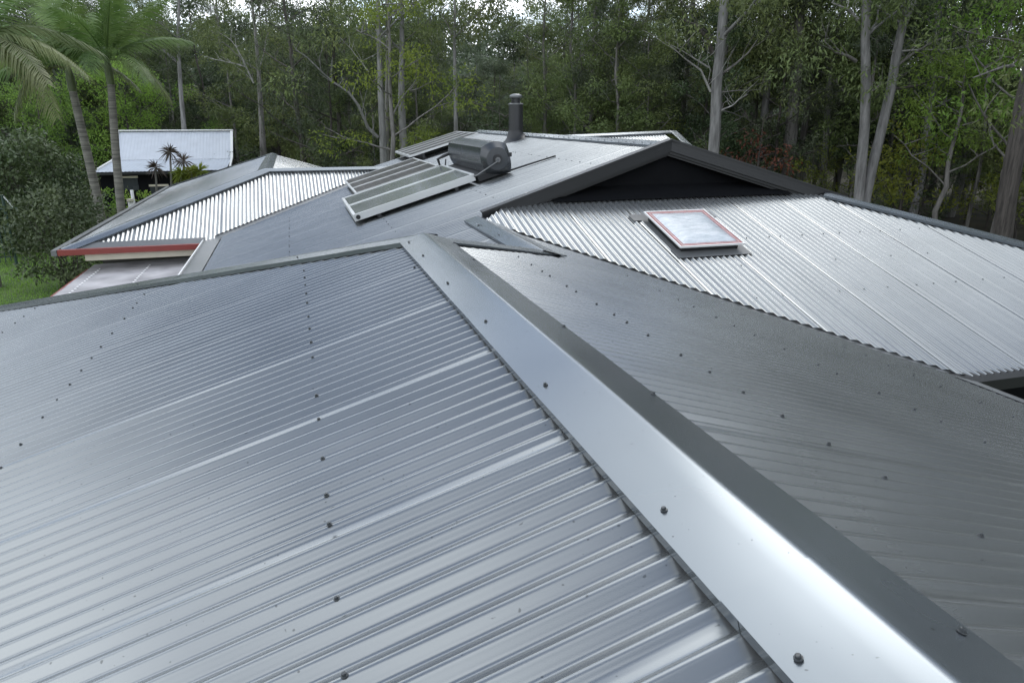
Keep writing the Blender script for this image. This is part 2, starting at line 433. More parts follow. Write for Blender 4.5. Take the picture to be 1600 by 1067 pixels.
def rH4(x):
    y0 = HY+.04; y1 = min(HY+(x-HX)-.03, HY+(2.15-x)/1.12-.03)
    return ((y0-HY)/C2, (y1-HY)/C2) if y1 > y0+.03 else None
sl_H4 = slope('roof_slope', 'back face of the old hip wing', (0, HY, HZ), (1, 0, 0), (0, C2, -S2), rH4, HX, 2.15, M['roof'], 8)

# --- capping
def capline(p0, p1, nA, nB, n, **kw):
    p0, p1 = Vector(p0), Vector(p1); out = []
    for i in range(n):
        a = p0.lerp(p1, max(0, i/n - .03/(p1-p0).length)); b = p0.lerp(p1, (i+1)/n)
        o, fa, fb = cap('ridge_cap', a, b, nA, nB, lift=.0014*(i % 2), **kw); out.append((o, fa, fb))
    return out
FE = Vector((XF, YF, ZF))
JF = [YB, -1.6, .80, YF+.02]
c_F = []
for i in range(3): c_F.append(cap('ridge_cap', (XF, JF[i], ZF), (XF, JF[i+1]+(.05 if i < 2 else 0), ZF), nL, nR, w=.176, wob=.0007, rcrest=.007, lift=.0022*(i % 2)))
for o, fa, fb in c_F: pass
fL, fR = c_F[-1][1], c_F[-1][2]
def cap_screws(o, pts, n): screws(o, pts, n)
ptsA = [(.667, 4.48), (.672, 3.99), (.664, 3.265), (.667, 2.558), (.663, 1.848), (.660, 1.116), (.650, .69), (.66, .1), (.66, -.6)]
ptsB = [(.928, .663), (.945, 1.706), (.945, 2.434), (.931, 3.828), (.955, 4.45), (.93, .05)]
for q in range(3):
    zz = .0012+.0022*(q % 2)
    screws(c_F[q][0], [Vector((x, y, ZF - T*(XF-x)+zz)) for x, y in ptsA if JF[q]+.05 < y <= JF[q+1]+.05], nL)
    screws(c_F[q][0], [Vector((x, y, ZF - T*(x-XF)+zz)) for x, y in ptsB if JF[q]+.05 < y <= JF[q+1]+.05], nR)
DH = 5.3
hipL_end = Vector((XF-DH, YF+DH, ZF-T*DH)); DR = XK-XF+.20
hipR_end = Vector((XF+DR, YF+DR, ZF-T*DR))
c_hL = capline(FE, hipL_end, nL, nN, 3, rcrest=.02, w=.15)
c_hR = [cap('ridge_cap', FE, hipR_end, nN, nR, rcrest=.01, w=.15, lip=.012, lift=-.012)]
for d in (.75, 2.1, 3.4, 4.3):
    fa = c_hL[0][1]; screws(c_hL[min(2, int(d/DH*3))][0], [FE.lerp(hipL_end, d/DH)+fa*.10+Vector((0, 0, .003))], nL)
c_K = capline((XK, 5.72, ZK), (XK, BY0+.06, ZK), nL, nR, 1)
screws(c_K[0][0], [Vector((XK-.10, y, ZK-.03+.002)) for y in (6.1, 6.8, 7.5)], nL)
c_M = capline((XM, BY1-.02, ZM), (XM, 18.42, ZM), nL, nR, 4)
for i, (o, fa, fb) in enumerate(c_M):
    screws(o, [Vector((XM-.12, BY1+.1+.25*k, ZM-.036+.003)) for k in range(40) if int((.1+.25*k)/10*4) == i], nL, 1.25)
c_hS = capline((6.93, 8.12, ZM-T*(6.93-XM)), (10.72, 4.33, ZM-T*(10.72-XM)), nR, nS, 2, rcrest=.01)
nH1, nH2, nH3 = Vector((0, -SH, CH)), Vector((-S2, 0, C2)), Vector((S2, 0, C2))
c_h1 = capline((HX, HY, HZ), (EX, EY, EZ), nH2, nH1, 2, rcrest=.03, w=.17, wob=.0015)
c_h2 = capline((HX, HY, HZ), (HX, 24.4, HZ), nH2, nH3, 3, rcrest=.012, w=.17)
c_h3 = capline((HX, HY, HZ), (2.22, HY, HZ), nH1, Vector((0, S2, C2)), 1, rcrest=.02, w=.13)
c_h4 = capline((HX, 24.4, HZ), (-4.15, 27.2, EZ), nH2, Vector((0, S2, C2)), 1, w=.12)

# --- batten screws
def line_screws(root, s, us, phase=PH, sc=1.0, h=CREST):
    screws(root, [on(root, snap(u, phase) if phase is not None else u, s, h) for u in us], root['_n'], sc)
def sL(x): return (XF-x)/CT
def sR(x): return (x-XF)/CT
base = [1.105, 1.32, 1.61, 1.823, 2.03, 2.32, 2.55, 3.04, 3.26, 3.45, 3.69, 3.98, 4.2, 4.42, 4.66, 4.89]
line_screws(sl_L, sL(.0), base+[5.2, .88, .6, .38, .1])
line_screws(sl_L, sL(-1.26), [3.12, 3.305, 3.6, 3.82, 4.06, 4.32, 4.525, 4.737, 5.03, 5.43, 5.72, 5.93, 6.2, 6.5, 2.9, 2.6, 2.3])
line_screws(sl_L, sL(-2.5), [6.78, 7.05, 7.3, 7.6, 6.5, 6.2, 5.9])
line_screws(sl_L, sL(.60), [3.95]); line_screws(sl_L, sL(.69), [1.63])
line_screws(sl_R, sR(1.545), [2.362, 2.131, 1.841, 1.638, 1.402, 1.124, .9, .6, 4.607, 4.414, 4.224, 3.947, 3.766, 3.503, 3.267, 3.067, 2.852, 2.544, 4.9, 5.15])
line_screws(sl_R, sR(2.815), [3.009, 2.739, 2.48, 2.312, 2.058, 3.198, 3.474, 3.75, 4.0, 4.25, 4.5, 4.8, 5.1, 5.4, 5.7, 1.8, 1.5])
line_screws(sl_R, sR(4.13), [3.897, 3.715, 3.452, 3.173, 2.97, 4.15, 4.4, 4.7, 4.95, 5.2, 2.7, 2.4])
line_screws(sl_R, sR(5.22), [3.9, 3.7, 3.5, 3.3, 3.1])
for x in (-.16, 1.17, 2.46, 3.82):
    line_screws(sl_M, (XM-x)/CT, [9.0+.30*k+.06*(k % 3) for k in range(22) if 9.0+.3*k < (14.0 if x < 1 else 15.5) and 9.0+.3*k > 7.9-x+.3], .02, 1.15)
line_screws(sl_S, (YT-7.0)/CT, [4.98, 5.28, 5.45, 5.75, 6.0, 6.26, 6.6, 6.9, 7.2, 7.5], .01, 1.1)
line_screws(sl_S, (YT-5.77)/CT, [4.3, 4.6, 5.28, 5.57, 5.9, 6.25, 6.5, 6.77, 7.2, 7.5, 7.9, 8.2], .01, 1.1)
line_screws(sl_S, (YT-6.4)/CT, [4.47, 5.76, 6.1, 6.5, 7.0], .01, 1.1)
line_screws(sl_H1, (HY-15.6)/CH, [-2+.3*k for k in range(8)], .03, 1.2); line_screws(sl_H1, (HY-14.9)/CH, [-3+.3*k for k in range(6)], .03, 1.2)

# --- valley trays
def tray(name, p0, p1, nA, nB, w, off, mat, lab=None):
    p0, p1 = Vector(p0), Vector(p1); d = (p1-p0).normalized()
    a = nA.cross(d).normalized(); b = d.cross(nB).normalized()
    if a.z < 0: a = -a
    if b.z < 0: b = -b
    N = 24; V = []; F = []
    for i in range(N+1):
        p = p0.lerp(p1, i/N)
        for j, o in enumerate((a*w - nA*off, a*w*.5-nA*off, Vector((0, 0, -off*1.04)), b*w*.5-nB*off, b*w-nB*off)):
            V.append(p+o+Vector((0, 0, rnd.uniform(-.001, .001))))
    for i in range(N):
        for j in range(4): F.append((i*5+j, (i+1)*5+j, (i+1)*5+j+1, i*5+j+1))
    if (V[1]-V[0]).cross(V[5]-V[0]).z > 0: F = [f[::-1] for f in F]
    F = [f[::-1] for f in F]
    return obj(name, V, F, mat, house, False)
def zR(x): return ZF - T*(x-XF)
tray('valley_gutter', (XK-.02, VAL-XK+.02, zR(XK)), (XER, VAL-XER, zR(XER)), nR, nS, .17, .0545, M['valley'])
def zM(x): return ZM - T*(XM-x)
tray('valley_gutter', (-1.66, 14.38, zM(-1.66)), (2.15, 16.65, zM(2.15)), nL, nH1, .17, .0545, M['valley'])
tray('valley_gutter', (XK, 7.863-XK, zM(XK)), (XG-.1, 7.963-XG, zM(XG-.1)), nN, nL, .16, .0545, M['valley'])
# valley lip teeth on the skylight side: small folded filler strip
# --- eaves of the skylight face: gutter and fascia
g = MB(); g.prism([(XER-.10, YS+.10, ZS-T*(YT-YS)-.03), (XER-.10, YS-.12, ZS-T*(YT-YS)-.06), (XER-.10, YS-.12, ZS-T*(YT-YS)-.16), (XER-.10, YS+.10, ZS-T*(YT-YS)-.16)], (6.2, 0, 0))
g.build('gutter', M['char'], house)
g = MB(); g.prism([(XER-.02, -3, zR(XER)-.05), (XER+.10, -3, zR(XER)-.07), (XER+.10, -3, zR(XER)-.17), (XER-.02, -3, zR(XER)-.17)], (0, 6.9, 0))
g.build('gutter', M['char'], house)
g = MB(); g.box((XER-.20, 3.2, zR(XER-.2)-.028), (.26, 0, -.26*T), (0, 1.02, 0), (0, 0, -.004)); g.build('flashing', M['flash'], house)

# --- dark gable
zB = lambda x: ZM - T*abs(x-XM)
def barge(x0, y0, x1, y1):
    for nm, zt, hh, dy, th in (('barge_board', .028, .150, 0.0, .035), ('barge_trim', -.118, .036, .040, .03), ('barge_trim', -.152, .030, .08, .03)):
        m = MB()
        a, b = Vector((x0, y0+dy, zB(x0)+zt)), Vector((x1, y1+dy, zB(x1)+zt)); d = b-a
        m.add([a, b, b+Vector((0, th, 0)), a+Vector((0, th, 0)), a-Vector((0, 0, hh)), b-Vector((0, 0, hh)), b+Vector((0, th, -hh)), a+Vector((0, th, -hh))],
              [(0, 1, 2, 3), (7, 6, 5, 4), (4, 5, 1, 0), (6, 7, 3, 2), (5, 6, 2, 1), (7, 4, 0, 3)])
        m.build(nm, M['char'], house)
    m = MB(); a, b = Vector((x0, y0-.012, zB(x0)+.034)), Vector((x1, y1-.012, zB(x1)+.034))
    dn = Vector((0, 0, .004)); w = Vector((0, .14, 0))
    m.add([a, b, b+w, a+w, a-dn*6, b-dn*6, b+w-dn, a+w-dn], [(0, 1, 2, 3), (4, 5, 1, 0), (5, 6, 2, 1), (6, 7, 3, 2), (7, 4, 0, 3)])
    m.build('barge_cap', M['char'], house)
barge(BX0+.05, BY0, XM, BY1); barge(BX2+.30, BY2-.04, XM, BY1)
m = MB(); yw = 8.56
m.prism([(2.3, yw, zB(2.3)-.06), (XM, yw, ZM-.06), (7.1, yw, zB(7.1)-.06), (7.1, yw, CZ-2.2), (2.3, yw, CZ-2.2)], (0, .1, 0)); m.build('gable_wall', M['charwall'], house)
for sg in (-1, 1):
    m = MB(); x2 = XM+sg*2.5
    m.add([(XM, BY1+.04, ZM-.19), (x2, BY2+.06, zB(x2)-.19), (x2, yw, zB(x2)-.19), (XM, yw, ZM-.19)], [(0, 1, 2, 3)]); m.build('soffit', M['charwall'], house)
m = MB(); m.box((3.0, 8.13, ZS-T*(YT-8.13)-.012), (3.4, 0, 0), (0, .44, .44*T), (0, 0, -.003)); m.build('flashing', M['charwall'], house)

# --- box gutter between main face and patio roof
m = MB(); m.box((XG-.02, 9.3, zM(XG)-.05), (-.30, 0, -.04), (0, 5.2, 0), (0, 0, -.01)); bg = m.build('box_gutter', M['valley'], house)
m = MB(); m.box((XG-.33, 9.3, zM(XG)-.09), (.02, 0, 0), (0, 5.0, 0), (0, 0, .035)); m.build('gutter_edge', M['white'], house)
m = MB(); m.box((XG-.33, 9.3, zM(XG)-.10), (.01, 0, 0), (0, 5.0, 0), (0, 0, -1.2)); m.build('gutter_wall', M['wallb'], house)
# --- red gutter, cream fascia and shaded wall of the old wing
m = MB(); m.box((EX-.04, EY-.13, EZ-.115), (2.42, 0, 0), (0, .10, 0), (0, 0, .10)); m.build('gutter', M['red'], house)
m = MB(); m.box((EX-.13, EY-.13, EZ-.115), (.10, 0, 0), (0, 12.9, 0), (0, 0, .10)); m.build('gutter', M['flash'], house)
m = MB(); m.box((EX+.36, EY-.01, EZ-.245), (1.95, 0, 0), (0, .025, 0), (0, 0, .14)); m.build('fascia', M['cream'], house)
m = MB(); m.box((EX+.10, EY-.03, EZ-.045), (2.30, 0, 0), (0, .20, .20*TH), (0, 0, .004)); m.build('flashing', M['flash'], house)
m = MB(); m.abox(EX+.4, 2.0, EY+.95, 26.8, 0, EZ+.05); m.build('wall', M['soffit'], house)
# --- grey patio roof below the red gutter
def rG(y): return (0, 2.12)
GX, GZ = -1.72, CZ-2.64
sl_G = slope('patio_roof', 'pinkish grey weathered patio roof with red edge', (GX, 0, GZ), (0, 1, 0), (-1, 0, -.03), rG, 9.3, 15.2, M['oldroof'], 10, amp=.013, off=0.0, phase=.0)
m = MB(); m.box((GX-2.16, 9.3, GZ-.14), (.05, 0, 0), (0, 5.5, 0), (0, 0, .08)); m.build('patio_edge', M['red'], house)
WS = plain('white_washer', (.8, .8, .78), .5)
wv = [(.022*math.cos(k*math.pi/4), .022*math.sin(k*math.pi/4), 0) for k in range(8)]+[(.016*math.cos(k*math.pi/4), .016*math.sin(k*math.pi/4), .012) for k in range(8)]
wme = mesh_data('white_washer', wv, [tuple(range(8, 16))]+[(k, (k+1) % 8, 8+(k+1) % 8, 8+k) for k in range(8)], WS)
for sx in (.22, 1.05, 1.90):
    for k in range(46):
        y = 9.9+.1524*k
        if y > 14.7 or (sx == 1.35 and k % 2): continue
        o = bpy.data.objects.new('white_washer', wme); COL.objects.link(o); o.location = (GX-sx, y, GZ-.03*sx+.009); attach(o, sl_G)

# --- far wing beyond the main ridge
A_ = at(1046, 204, 15.5); nFw = nS
def onplane(px, py, P, n):
    q = at(px, py, 10.0) - Vector((0, 0, CZ)); C0 = Vector((0, 0, CZ)); k = (P-C0).dot(n)/q.dot(n); return C0+q*k
B_ = onplane(835, 213, A_, nFw); C_ = onplane(1080, 236, A_, nFw); 
def rW(x):
    top = A_.y + (x-A_.x)*(B_.y-A_.y)/(B_.x-A_.x) - .03 if x < A_.x else A_.y + (x-A_.x)*(C_.y-A_.y)/(C_.x-A_.x)-.05
    return (max(0, (A_.y-top)/CT), 2.6)
sl_W = slope('roof_slope', 'far wing face beyond the main ridge', A_, (1, 0, 0), (0, -CT, -ST), lambda u: rW(u+A_.x), B_.x-A_.x, C_.x-A_.x, M['roof'], 8)
c_W1 = capline(B_, A_, nN, nS, 1, w=.15); c_W2 = capline(A_, C_, nR, nS, 1, w=.17)
m = MB(); m.abox(5.0, 9.2, 13.0, 14.5, 0, CZ-1.6); m.build('wall', M['wallb'], house)
# --- walls under the roofs
for a in ((-4.2, 4.9, -2.9, 3.9, 0, CZ-2.45), (-1.2, 4.7, 6.4, 8.9, 0, CZ-2.35), (-1.2, 10.6, 8.9, 18.1, 0, CZ-2.35), (4.7, 10.4, 5.0, 8.9, 0, CZ-2.4)):
    m = MB(); m.abox(*a); m.build('wall', M['charwall'], house)
m = MB(); m.abox(XEL-.02, XEL+.10, YB, 9.7, CZ-2.52, CZ-2.40); m.build('gutter', M['flash'], house)

# ------------------------------------------------------------------ things on the roof
def frame_basis(root): return [Vector(root[k]) for k in ('_O', '_u', '_s', '_n')]
mO, mU, mS, mN = frame_basis(sl_M)                    # u = +y, s = down to the left, n = up
def mp(x, y, h=0.0): return mO + mU*y + mS*((XM-x)/CT) + mN*h
GLASS = {}
def glass_mat(name, col, rough, ior=1.5, var=.06, scale=3):
    m = metal(name, col, rough, 0, ior, var, speck=False); return m
M['coll'] = glass_mat('collector_glass', (.16, .175, .17), .14, 1.5)
def cell_mat():
    m, n, l, b = new_mat('solar_cells')
    br = n.new('ShaderNodeTexNoise'); br.inputs['Scale'].default_value = 3
    r = ramp(n, l, br.outputs['Fac'], .35, (.018, .016, .015), .65, (.030, .026, .023)); l.new(r.outputs['Color'], b.inputs['Base Color'])
    b.inputs['Roughness'].default_value = .28; b.inputs['IOR'].default_value = 1.28
    return m
M['cell'] = cell_mat()
M['cellline'] = plain('cell_gap_line', (.10, .095, .09), .4)

def panel(x0, x1, y0, y1, h0, th, label, group, kind):
    """panel lying on the main face: x up the slope, y across"""
    cx, cy = (x0+x1)/2, (y0+y1)/2
    t = thing('photovoltaic_module' if kind == 'pv' else 'solar_collector', mp(cx, cy, h0), label, 'solar panel' if kind == 'pv' else 'solar collector', group)
    dx = (x1-x0)/CT; fw = .035 if kind == 'pv' else .042
    A, ex, ey, ez = mp(x0, y0, h0), -mS, mU, mN; W_ = y1-y0
    m = MB(); m.box(A+ez*.004, ex*dx, ey*fw, ez*th); m.box(A+ey*(W_-fw)+ez*.004, ex*dx, ey*fw, ez*th)
    m.box(A+ey*fw+ez*.004, ex*fw, ey*(W_-2*fw), ez*th); m.box(A+ex*(dx-fw)+ey*fw+ez*.004, ex*fw, ey*(W_-2*fw), ez*th); m.build('frame', M['alu'], t)
    m = MB(); m.box(A+ex*fw+ey*fw+ez*(th*.2), ex*(dx-2*fw), ey*(W_-2*fw), ez*(th*.8-.004)); g_ = m.build('glass_pane' if kind != 'pv' else 'cell_sheet', M['coll'] if kind != 'pv' else M['cell'], t)
    if kind == 'pv':
        m = MB(); nx, ny = 9, 6
        for i in range(1, nx): m.box(A+ex*(fw+(dx-2*fw)*i/nx-.006)+ey*fw+ez*(th-.004), ex*.012, ey*(W_-2*fw), ez*.0015)
        for i in range(1, ny): m.box(A+ex*fw+ey*(fw+(W_-2*fw)*i/ny-.003)+ez*(th-.0042), ex*(dx-2*fw), ey*.006, ez*.0015)
        m.build('cell_grid', M['cellline'], g_)
    m = MB()
    for f in (.18, .82):
        m.box(A+ex*(dx*f)-ez*(h0-OFF-.01)+ez*0, ex*.05, ey*W_, ez*(h0-OFF-.012))
    m.build('mounting_rail', M['dark'], t)
    return t
pw = (15.75-12.98)/3
for i, wd in enumerate(('nearest', 'middle', 'farthest')):
    panel(1.05, 2.56, 12.98+pw*i+.01, 12.98+pw*(i+1)-.01, .07, .045, f'{wd} of the three dark solar panels in the row beside the pale collectors', 'solar panels in the lower row', 'pv')
pw = (18.45-16.15)/4
for i, wd in enumerate(('nearest', 'second', 'third', 'farthest')):
    panel(2.53, 4.13, 16.15+pw*i+.008, 16.15+pw*(i+1)-.008, .10, .045, f'{wd} of four solar panels in the row up by the far roof edge', 'solar panels in the upper row', 'pv')
for i, wd in enumerate(('near', 'far')):
    y0 = 10.42+1.175*i
    t = panel(.80, 2.60, y0+.006, y0+1.169, .03, .10, f'{wd} one of the two pale glass collectors below the water tank', 'solar collectors below the tank', 'coll')
    for yy in ((y0+.05,) if i == 0 else ()):
        m = MB(); c = mp(.86, y0, .085); m.tube([c-mU*.025, c+mU*.03], .032, 12); m.build('header_end', M['dark'], t)

# water tank
def tank():
    y0, y1 = 10.40, 12.70; cx = 2.86; TS = .80
    base_p = mp(cx, (y0+y1)/2, 0)
    t = thing('water_tank', base_p, 'dark grey horizontal solar hot water tank lying above the pale collectors', 'water tank')
    # cross-section in (a = horizontal right, b = up), centre
    C0 = Vector((cx+.03, 0, mp(cx, 0, 0).z + .285))
    prof = []
    def arc(c, r, a0, a1, n):
        return [(c[0]+r*math.cos(math.radians(a0+(a1-a0)*i/n)), c[1]+r*math.sin(math.radians(a0+(a1-a0)*i/n))) for i in range(n+1)]
    # lens-like shell: flattish top arc, bulging left and right sides, narrow dark foot
    top = [(-.275+.475*i/8, .150+.105*math.sin(math.pi*(.08+.80*i/8))+.055*i/8) for i in range(9)]
    right = [(.20+.105*math.sin(math.pi*.62*i/6), .26-.53*i/6) for i in range(1, 7)]
    bot = [(.295-.48*i/4, -.275-.03*math.sin(math.pi*i/4)) for i in range(1, 5)]
    left = [(-.185-.09*i/7-.055*math.sin(math.pi*i/7), -.275+.45*i/7) for i in range(1, 7)]
    prof = [(a*TS, b*TS) for a, b in top+right+bot+left]
    n = len(prof)
    angs = [math.atan2(b-.0, a) for a, b in prof]
    def circ(r, cz): return [(r*math.cos(t_), r*math.sin(t_)+cz) for t_ in angs]
    rings = [(y0-.11, circ(.165, -.016)), (y0-.10, circ(.172, -.016)), (y0, prof), (y1, prof), (y1+.10, circ(.172, -.016)), (y1+.11, circ(.165, -.016))]
    def build(name, r0, r1, mat, close=None):
        V = []; F = []
        for yy, pr in rings[r0:r1]:
            for a, b in pr: V.append((C0.x+a, yy, C0.z+b))
        for k in range(r1-r0-1):
            for i in range(n): F.append((k*n+i, k*n+(i+1) % n, (k+1)*n+(i+1) % n, (k+1)*n+i))
        if close == 0: F.append(tuple(range(n)))
        if close == 1: F.append(tuple(range((r1-r0-1)*n, (r1-r0)*n))[::-1])
        o = obj(name, V, F, mat, t, True); o.data.set_sharp_from_angle(angle=math.radians(32)); return o
    sh = build('shell', 2, 4, M['tank'])
    e0 = build('end_cap', 0, 3, M['tank'], 0); e1 = build('end_cap', 3, 6, M['tank'], 1)
    m = MB(); c = Vector((C0.x-.0, y0-.111, C0.z-.02)); m.tube([c+Vector((0, .02, 0)), c-Vector((0, .012, 0))], [.068, .068], 20); m.build('port_ring', M['dark'], e0)
    m = MB(); m.tube([c-Vector((0, .010, .01)), c-Vector((0, .03, .01))], .038, 14); m.build('fitting', M['cowl'], e0)
    m = MB(); q = mp(2.62, 10.38, .09); m.tube([c-Vector((0, .035, .0)), c-Vector((.02, .06, .03)), (q+c)/2-Vector((0, .04, 0)), q-Vector((0, .03, -.02)), q+Vector((-.04, 0, 0))], .011, 8); m.build('pipe', M['cowl'], t, True)
    for dx, dz in ((-.16, -.08), (.19, .04)):
        m = MB(); m.box((C0.x+dx-.05, y0-.075, C0.z+dz-.03), (.09, 0, 0), (0, .03, 0), (0, 0, .06)); m.build('handle', M['dark'], e0)
    m = MB(); m.box(mp(2.64, y0+.02, .0), -mS*.46, mU*(y1-y0-.04), mN*.09); m.build('cradle', M['dark'], t)
    b = MB(); q = mp(2.56, y1+.12, .02); b.tube([q, q+mN*.22, q+mN*.25+Vector((.1, -.02, .02)), Vector((C0.x-.15, y1+.02, C0.z-.02))], .028, 8); b.tube([q+Vector((.06, 0, .02)), q+mN*.2+Vector((.14, 0, .02))], .012, 6); b.build('hose', M['dark'], t, True)
tank()
m = MB(); m.tube([mp(3.0, 10.50, .0), mp(3.55, 10.47, -.004), mp(3.86, 10.47, -.012)], .014, 6); o = m.build('roof_cable', M['dark'], None, True); tag(o, 'thin black cable running up the roof behind the water tank', 'cable')

# flue
fb_ = mp(4.40, 14.30, -.02)
t = thing('chimney_flue', fb_, 'black round chimney flue with a small cowl on top', 'chimney flue')
def lathe(c, prof, n=24):
    V, F = [], []
    for r, z in prof:
        for k in range(n): V.append((c.x+r*math.cos(2*math.pi*k/n), c.y+r*math.sin(2*math.pi*k/n), c.z+z))
    for i in range(len(prof)-1):
        for k in range(n): F.append((i*n+k, i*n+(k+1) % n, (i+1)*n+(k+1) % n, (i+1)*n+k))
    F.append(tuple((len(prof)-1)*n+k for k in range(n))); return V, F
zt = at(804, 147, 14.3).z - fb_.z
V, F = lathe(fb_, [(.145, -.1), (.145, zt*.77), (.12, zt*.79)]); o = obj('pipe', V, F, M['char'], t, True); o.data.set_sharp_from_angle(angle=.6)
V, F = lathe(fb_, [(.15, zt*.755), (.158, zt*.765), (.158, zt*.785), (.10, zt*.80)]); obj('collar', V, F, M['cowl'], t)
V, F = lathe(fb_, [(.09, zt*.79), (.09, zt*.95)]); obj('throat', V, F, M['dark'], t)
V, F = lathe(fb_, [(.10, zt*.90), (.125, zt*.915), (.13, zt*.95), (.12, zt*.97), (.06, zt*1.0)]); obj('cowl', V, F, M['cowl'], t, True)
for k in range(4):
    a = k*math.pi/2+.5; m = MB(); m.bar(fb_+Vector((.11*math.cos(a), .11*math.sin(a), zt*.78)), fb_+Vector((.11*math.cos(a), .11*math.sin(a), zt*.92)), .015, .015, (1, 0, 0)); m.build('cowl_strut', M['dark'], t)
V = []; F = []
for r, h in ((.30, OFF+.004), (.24, OFF+.03), (.17, .04), (.15, .13)):
    for k in range(24):
        a = 2*math.pi*k/24; V.append(mp(4.40+r*math.cos(a), 14.30+r*math.sin(a), h) if h < .1 else fb_+Vector((r*math.cos(a), r*math.sin(a), .16)))
for i in range(3):
    for k in range(24): F.append((i*24+k, i*24+(k+1) % 24, (i+1)*24+(k+1) % 24, (i+1)*24+k))
obj('boot', V, F, M['dark'], t, True)

# skylight
sO, sU, sS, sN = frame_basis(sl_S)
def sp(x, y, h=0.0): return sO + sU*x + sS*((YT-y)/CT) + sN*h
t = thing('skylight', sp(4.4, 7.15, 0), 'square skylight with white and red taped frame and a clear plastic wrapped pane', 'skylight')
X0, X1, Y0_, Y1_ = 3.93, 4.74, 6.72, 7.62
ex, ey = sU, -sS; dx, dy = X1-X0, (Y1_-Y0_)/CT
A = sp(X0, Y0_, OFF); H_ = .08
m = MB(); i_ = .05
m.box(A+ex*i_+ey*i_, ex*(dx-2*i_), ey*.03, sN*H_); m.box(A+ex*i_+ey*(dy-i_-.03), ex*(dx-2*i_), ey*.03, sN*H_)
m.box(A+ex*i_+ey*(i_+.03), ex*.03, ey*(dy-2*i_-.06), sN*H_); m.box(A+ex*(dx-i_-.03)+ey*(i_+.03), ex*.03, ey*(dy-2*i_-.06), sN*H_)
m.build('curb', M['dark'], t)
fr = .015
m = MB(); Z_ = A+sN*H_
m.box(Z_, ex*dx, ey*fr, sN*.02); m.box(Z_+ey*(dy-fr), ex*dx, ey*fr, sN*.02); m.box(Z_+ey*fr, ex*fr, ey*(dy-2*fr), sN*.02); m.box(Z_+ex*(dx-fr)+ey*fr, ex*fr, ey*(dy-2*fr), sN*.02)
m.build('frame', M['white'], t)
M['tape'] = plain('red_tape', (.28, .065, .065), .5, 0, .35, 14); M['tapew'] = plain('pale_tape', (.42, .33, .32), .5, 0, .25, 14)
def ringbox(a, w, z, mat, nm):
    m = MB(); m.box(Z_+ex*a+ey*a+sN*z, ex*(dx-2*a), ey*w, sN*.004); m.box(Z_+ex*a+ey*(dy-a-w)+sN*z, ex*(dx-2*a), ey*w, sN*.004)
    m.box(Z_+ex*a+ey*(a+w)+sN*z, ex*w, ey*(dy-2*a-2*w), sN*.004); m.box(Z_+ex*(dx-a-w)+ey*(a+w)+sN*z, ex*w, ey*(dy-2*a-2*w), sN*.004); m.build(nm, mat, t)
ringbox(.022, .020, .013, M['tape'], 'tape'); ringbox(.042, .014, .0125, M['tapew'], 'tape'); ringbox(.056, .014, .013, M['tape'], 'tape')
mw, n_, l_, b_ = new_mat('wrapped_pane')
no = tex(n_, l_, 'ShaderNodeTexNoise', 7, 6, .7, stretch=(1, 3.2, 1)); r = ramp(n_, l_, no.outputs['Fac'], .35, (.40, .45, .48), .65, (.60, .63, .65)); l_.new(r.outputs['Color'], b_.inputs['Base Color'])
b_.inputs['Roughness'].default_value = .14; bp = n_.new('ShaderNodeBump'); bp.inputs['Distance'].default_value = .012; l_.new(no.outputs['Fac'], bp.inputs['Height']); l_.new(bp.outputs[0], b_.inputs['Normal'])
V = []; F = []; NN = 14; a0 = .07
for i in range(NN+1):
    for j in range(NN+1):
        u_, v_ = i/NN, j/NN; hgt = .016 + .035*min(1, 5*min(u_, 1-u_, v_, 1-v_))**.6 + rnd.uniform(-.002, .002)
        V.append(Z_+ex*(a0+(dx-2*a0)*u_)+ey*(a0+(dy-2*a0)*v_)+sN*hgt)
for i in range(NN):
    for j in range(NN): F.append((i*(NN+1)+j, (i+1)*(NN+1)+j, (i+1)*(NN+1)+j+1, i*(NN+1)+j+1))
obj('pane', V, F, mw, t, True)
m = MB(); B = sp(X0-.05, Y0_-.09, OFF+.012); m.box(B, ex*(dx+.10), ey*.20, sN*.004); m.build('flashing', M['flash'], t)
m = MB(); B = sp(X0-.14, Y1_-.06, OFF+.012); m.box(B, ex*(dx+.30), ey*.17, sN*.004); m.build('flashing', M['flash'], t)
for xx in (X0-.03, X1-.03): m = MB(); m.box(sp(xx, Y0_, OFF+.0125), ex*.06, ey*dy, sN*.003); m.build('flashing', M['flash'], t)

# ------------------------------------------------------------------ ground, hill
M['grass'] = plain('lawn_soil', (.075, .115, .025), .9, 0, .35, 1.5)
M['litter'] = plain('forest_floor', (.055, .045, .028), .95, 0, .4, .9)
def ground_z(x, y):
    d = max(0, y-62); return .0035*d*d*.9 if d < 70 else .00315*4900+(d-70)*.441
GX_ = np.concatenate([np.arange(-320, -60, 20), np.arange(-60, 100, 8), np.arange(100, 341, 20)]); GY_ = np.concatenate([np.arange(-60, 60, 8), np.arange(60, 150, 6), np.arange(150, 420, 30)])
V = []; F = []
for y in GY_:
    for x in GX_:
        z = min(ground_z(x, y), 11 + 2.5*math.sin(x*.021+1)+1.5*math.sin(x*.05)) ; V.append((x, y, z if y > 62 else 0))
nx = len(GX_)
for j in range(len(GY_)-1):
    for i in range(nx-1): F.append((j*nx+i, j*nx+i+1, (j+1)*nx+i+1, (j+1)*nx+i))
m_, n_, l_, b_ = new_mat('ground_cover')
tc = n_.new('ShaderNodeTexCoord'); no = n_.new('ShaderNodeTexNoise'); no.inputs['Scale'].default_value = .5; no.inputs['Detail'].default_value = 8; l_.new(tc.outputs['Object'], no.inputs['Vector'])
sx = n_.new('ShaderNodeSeparateXYZ'); l_.new(tc.outputs['Object'], sx.inputs[0])
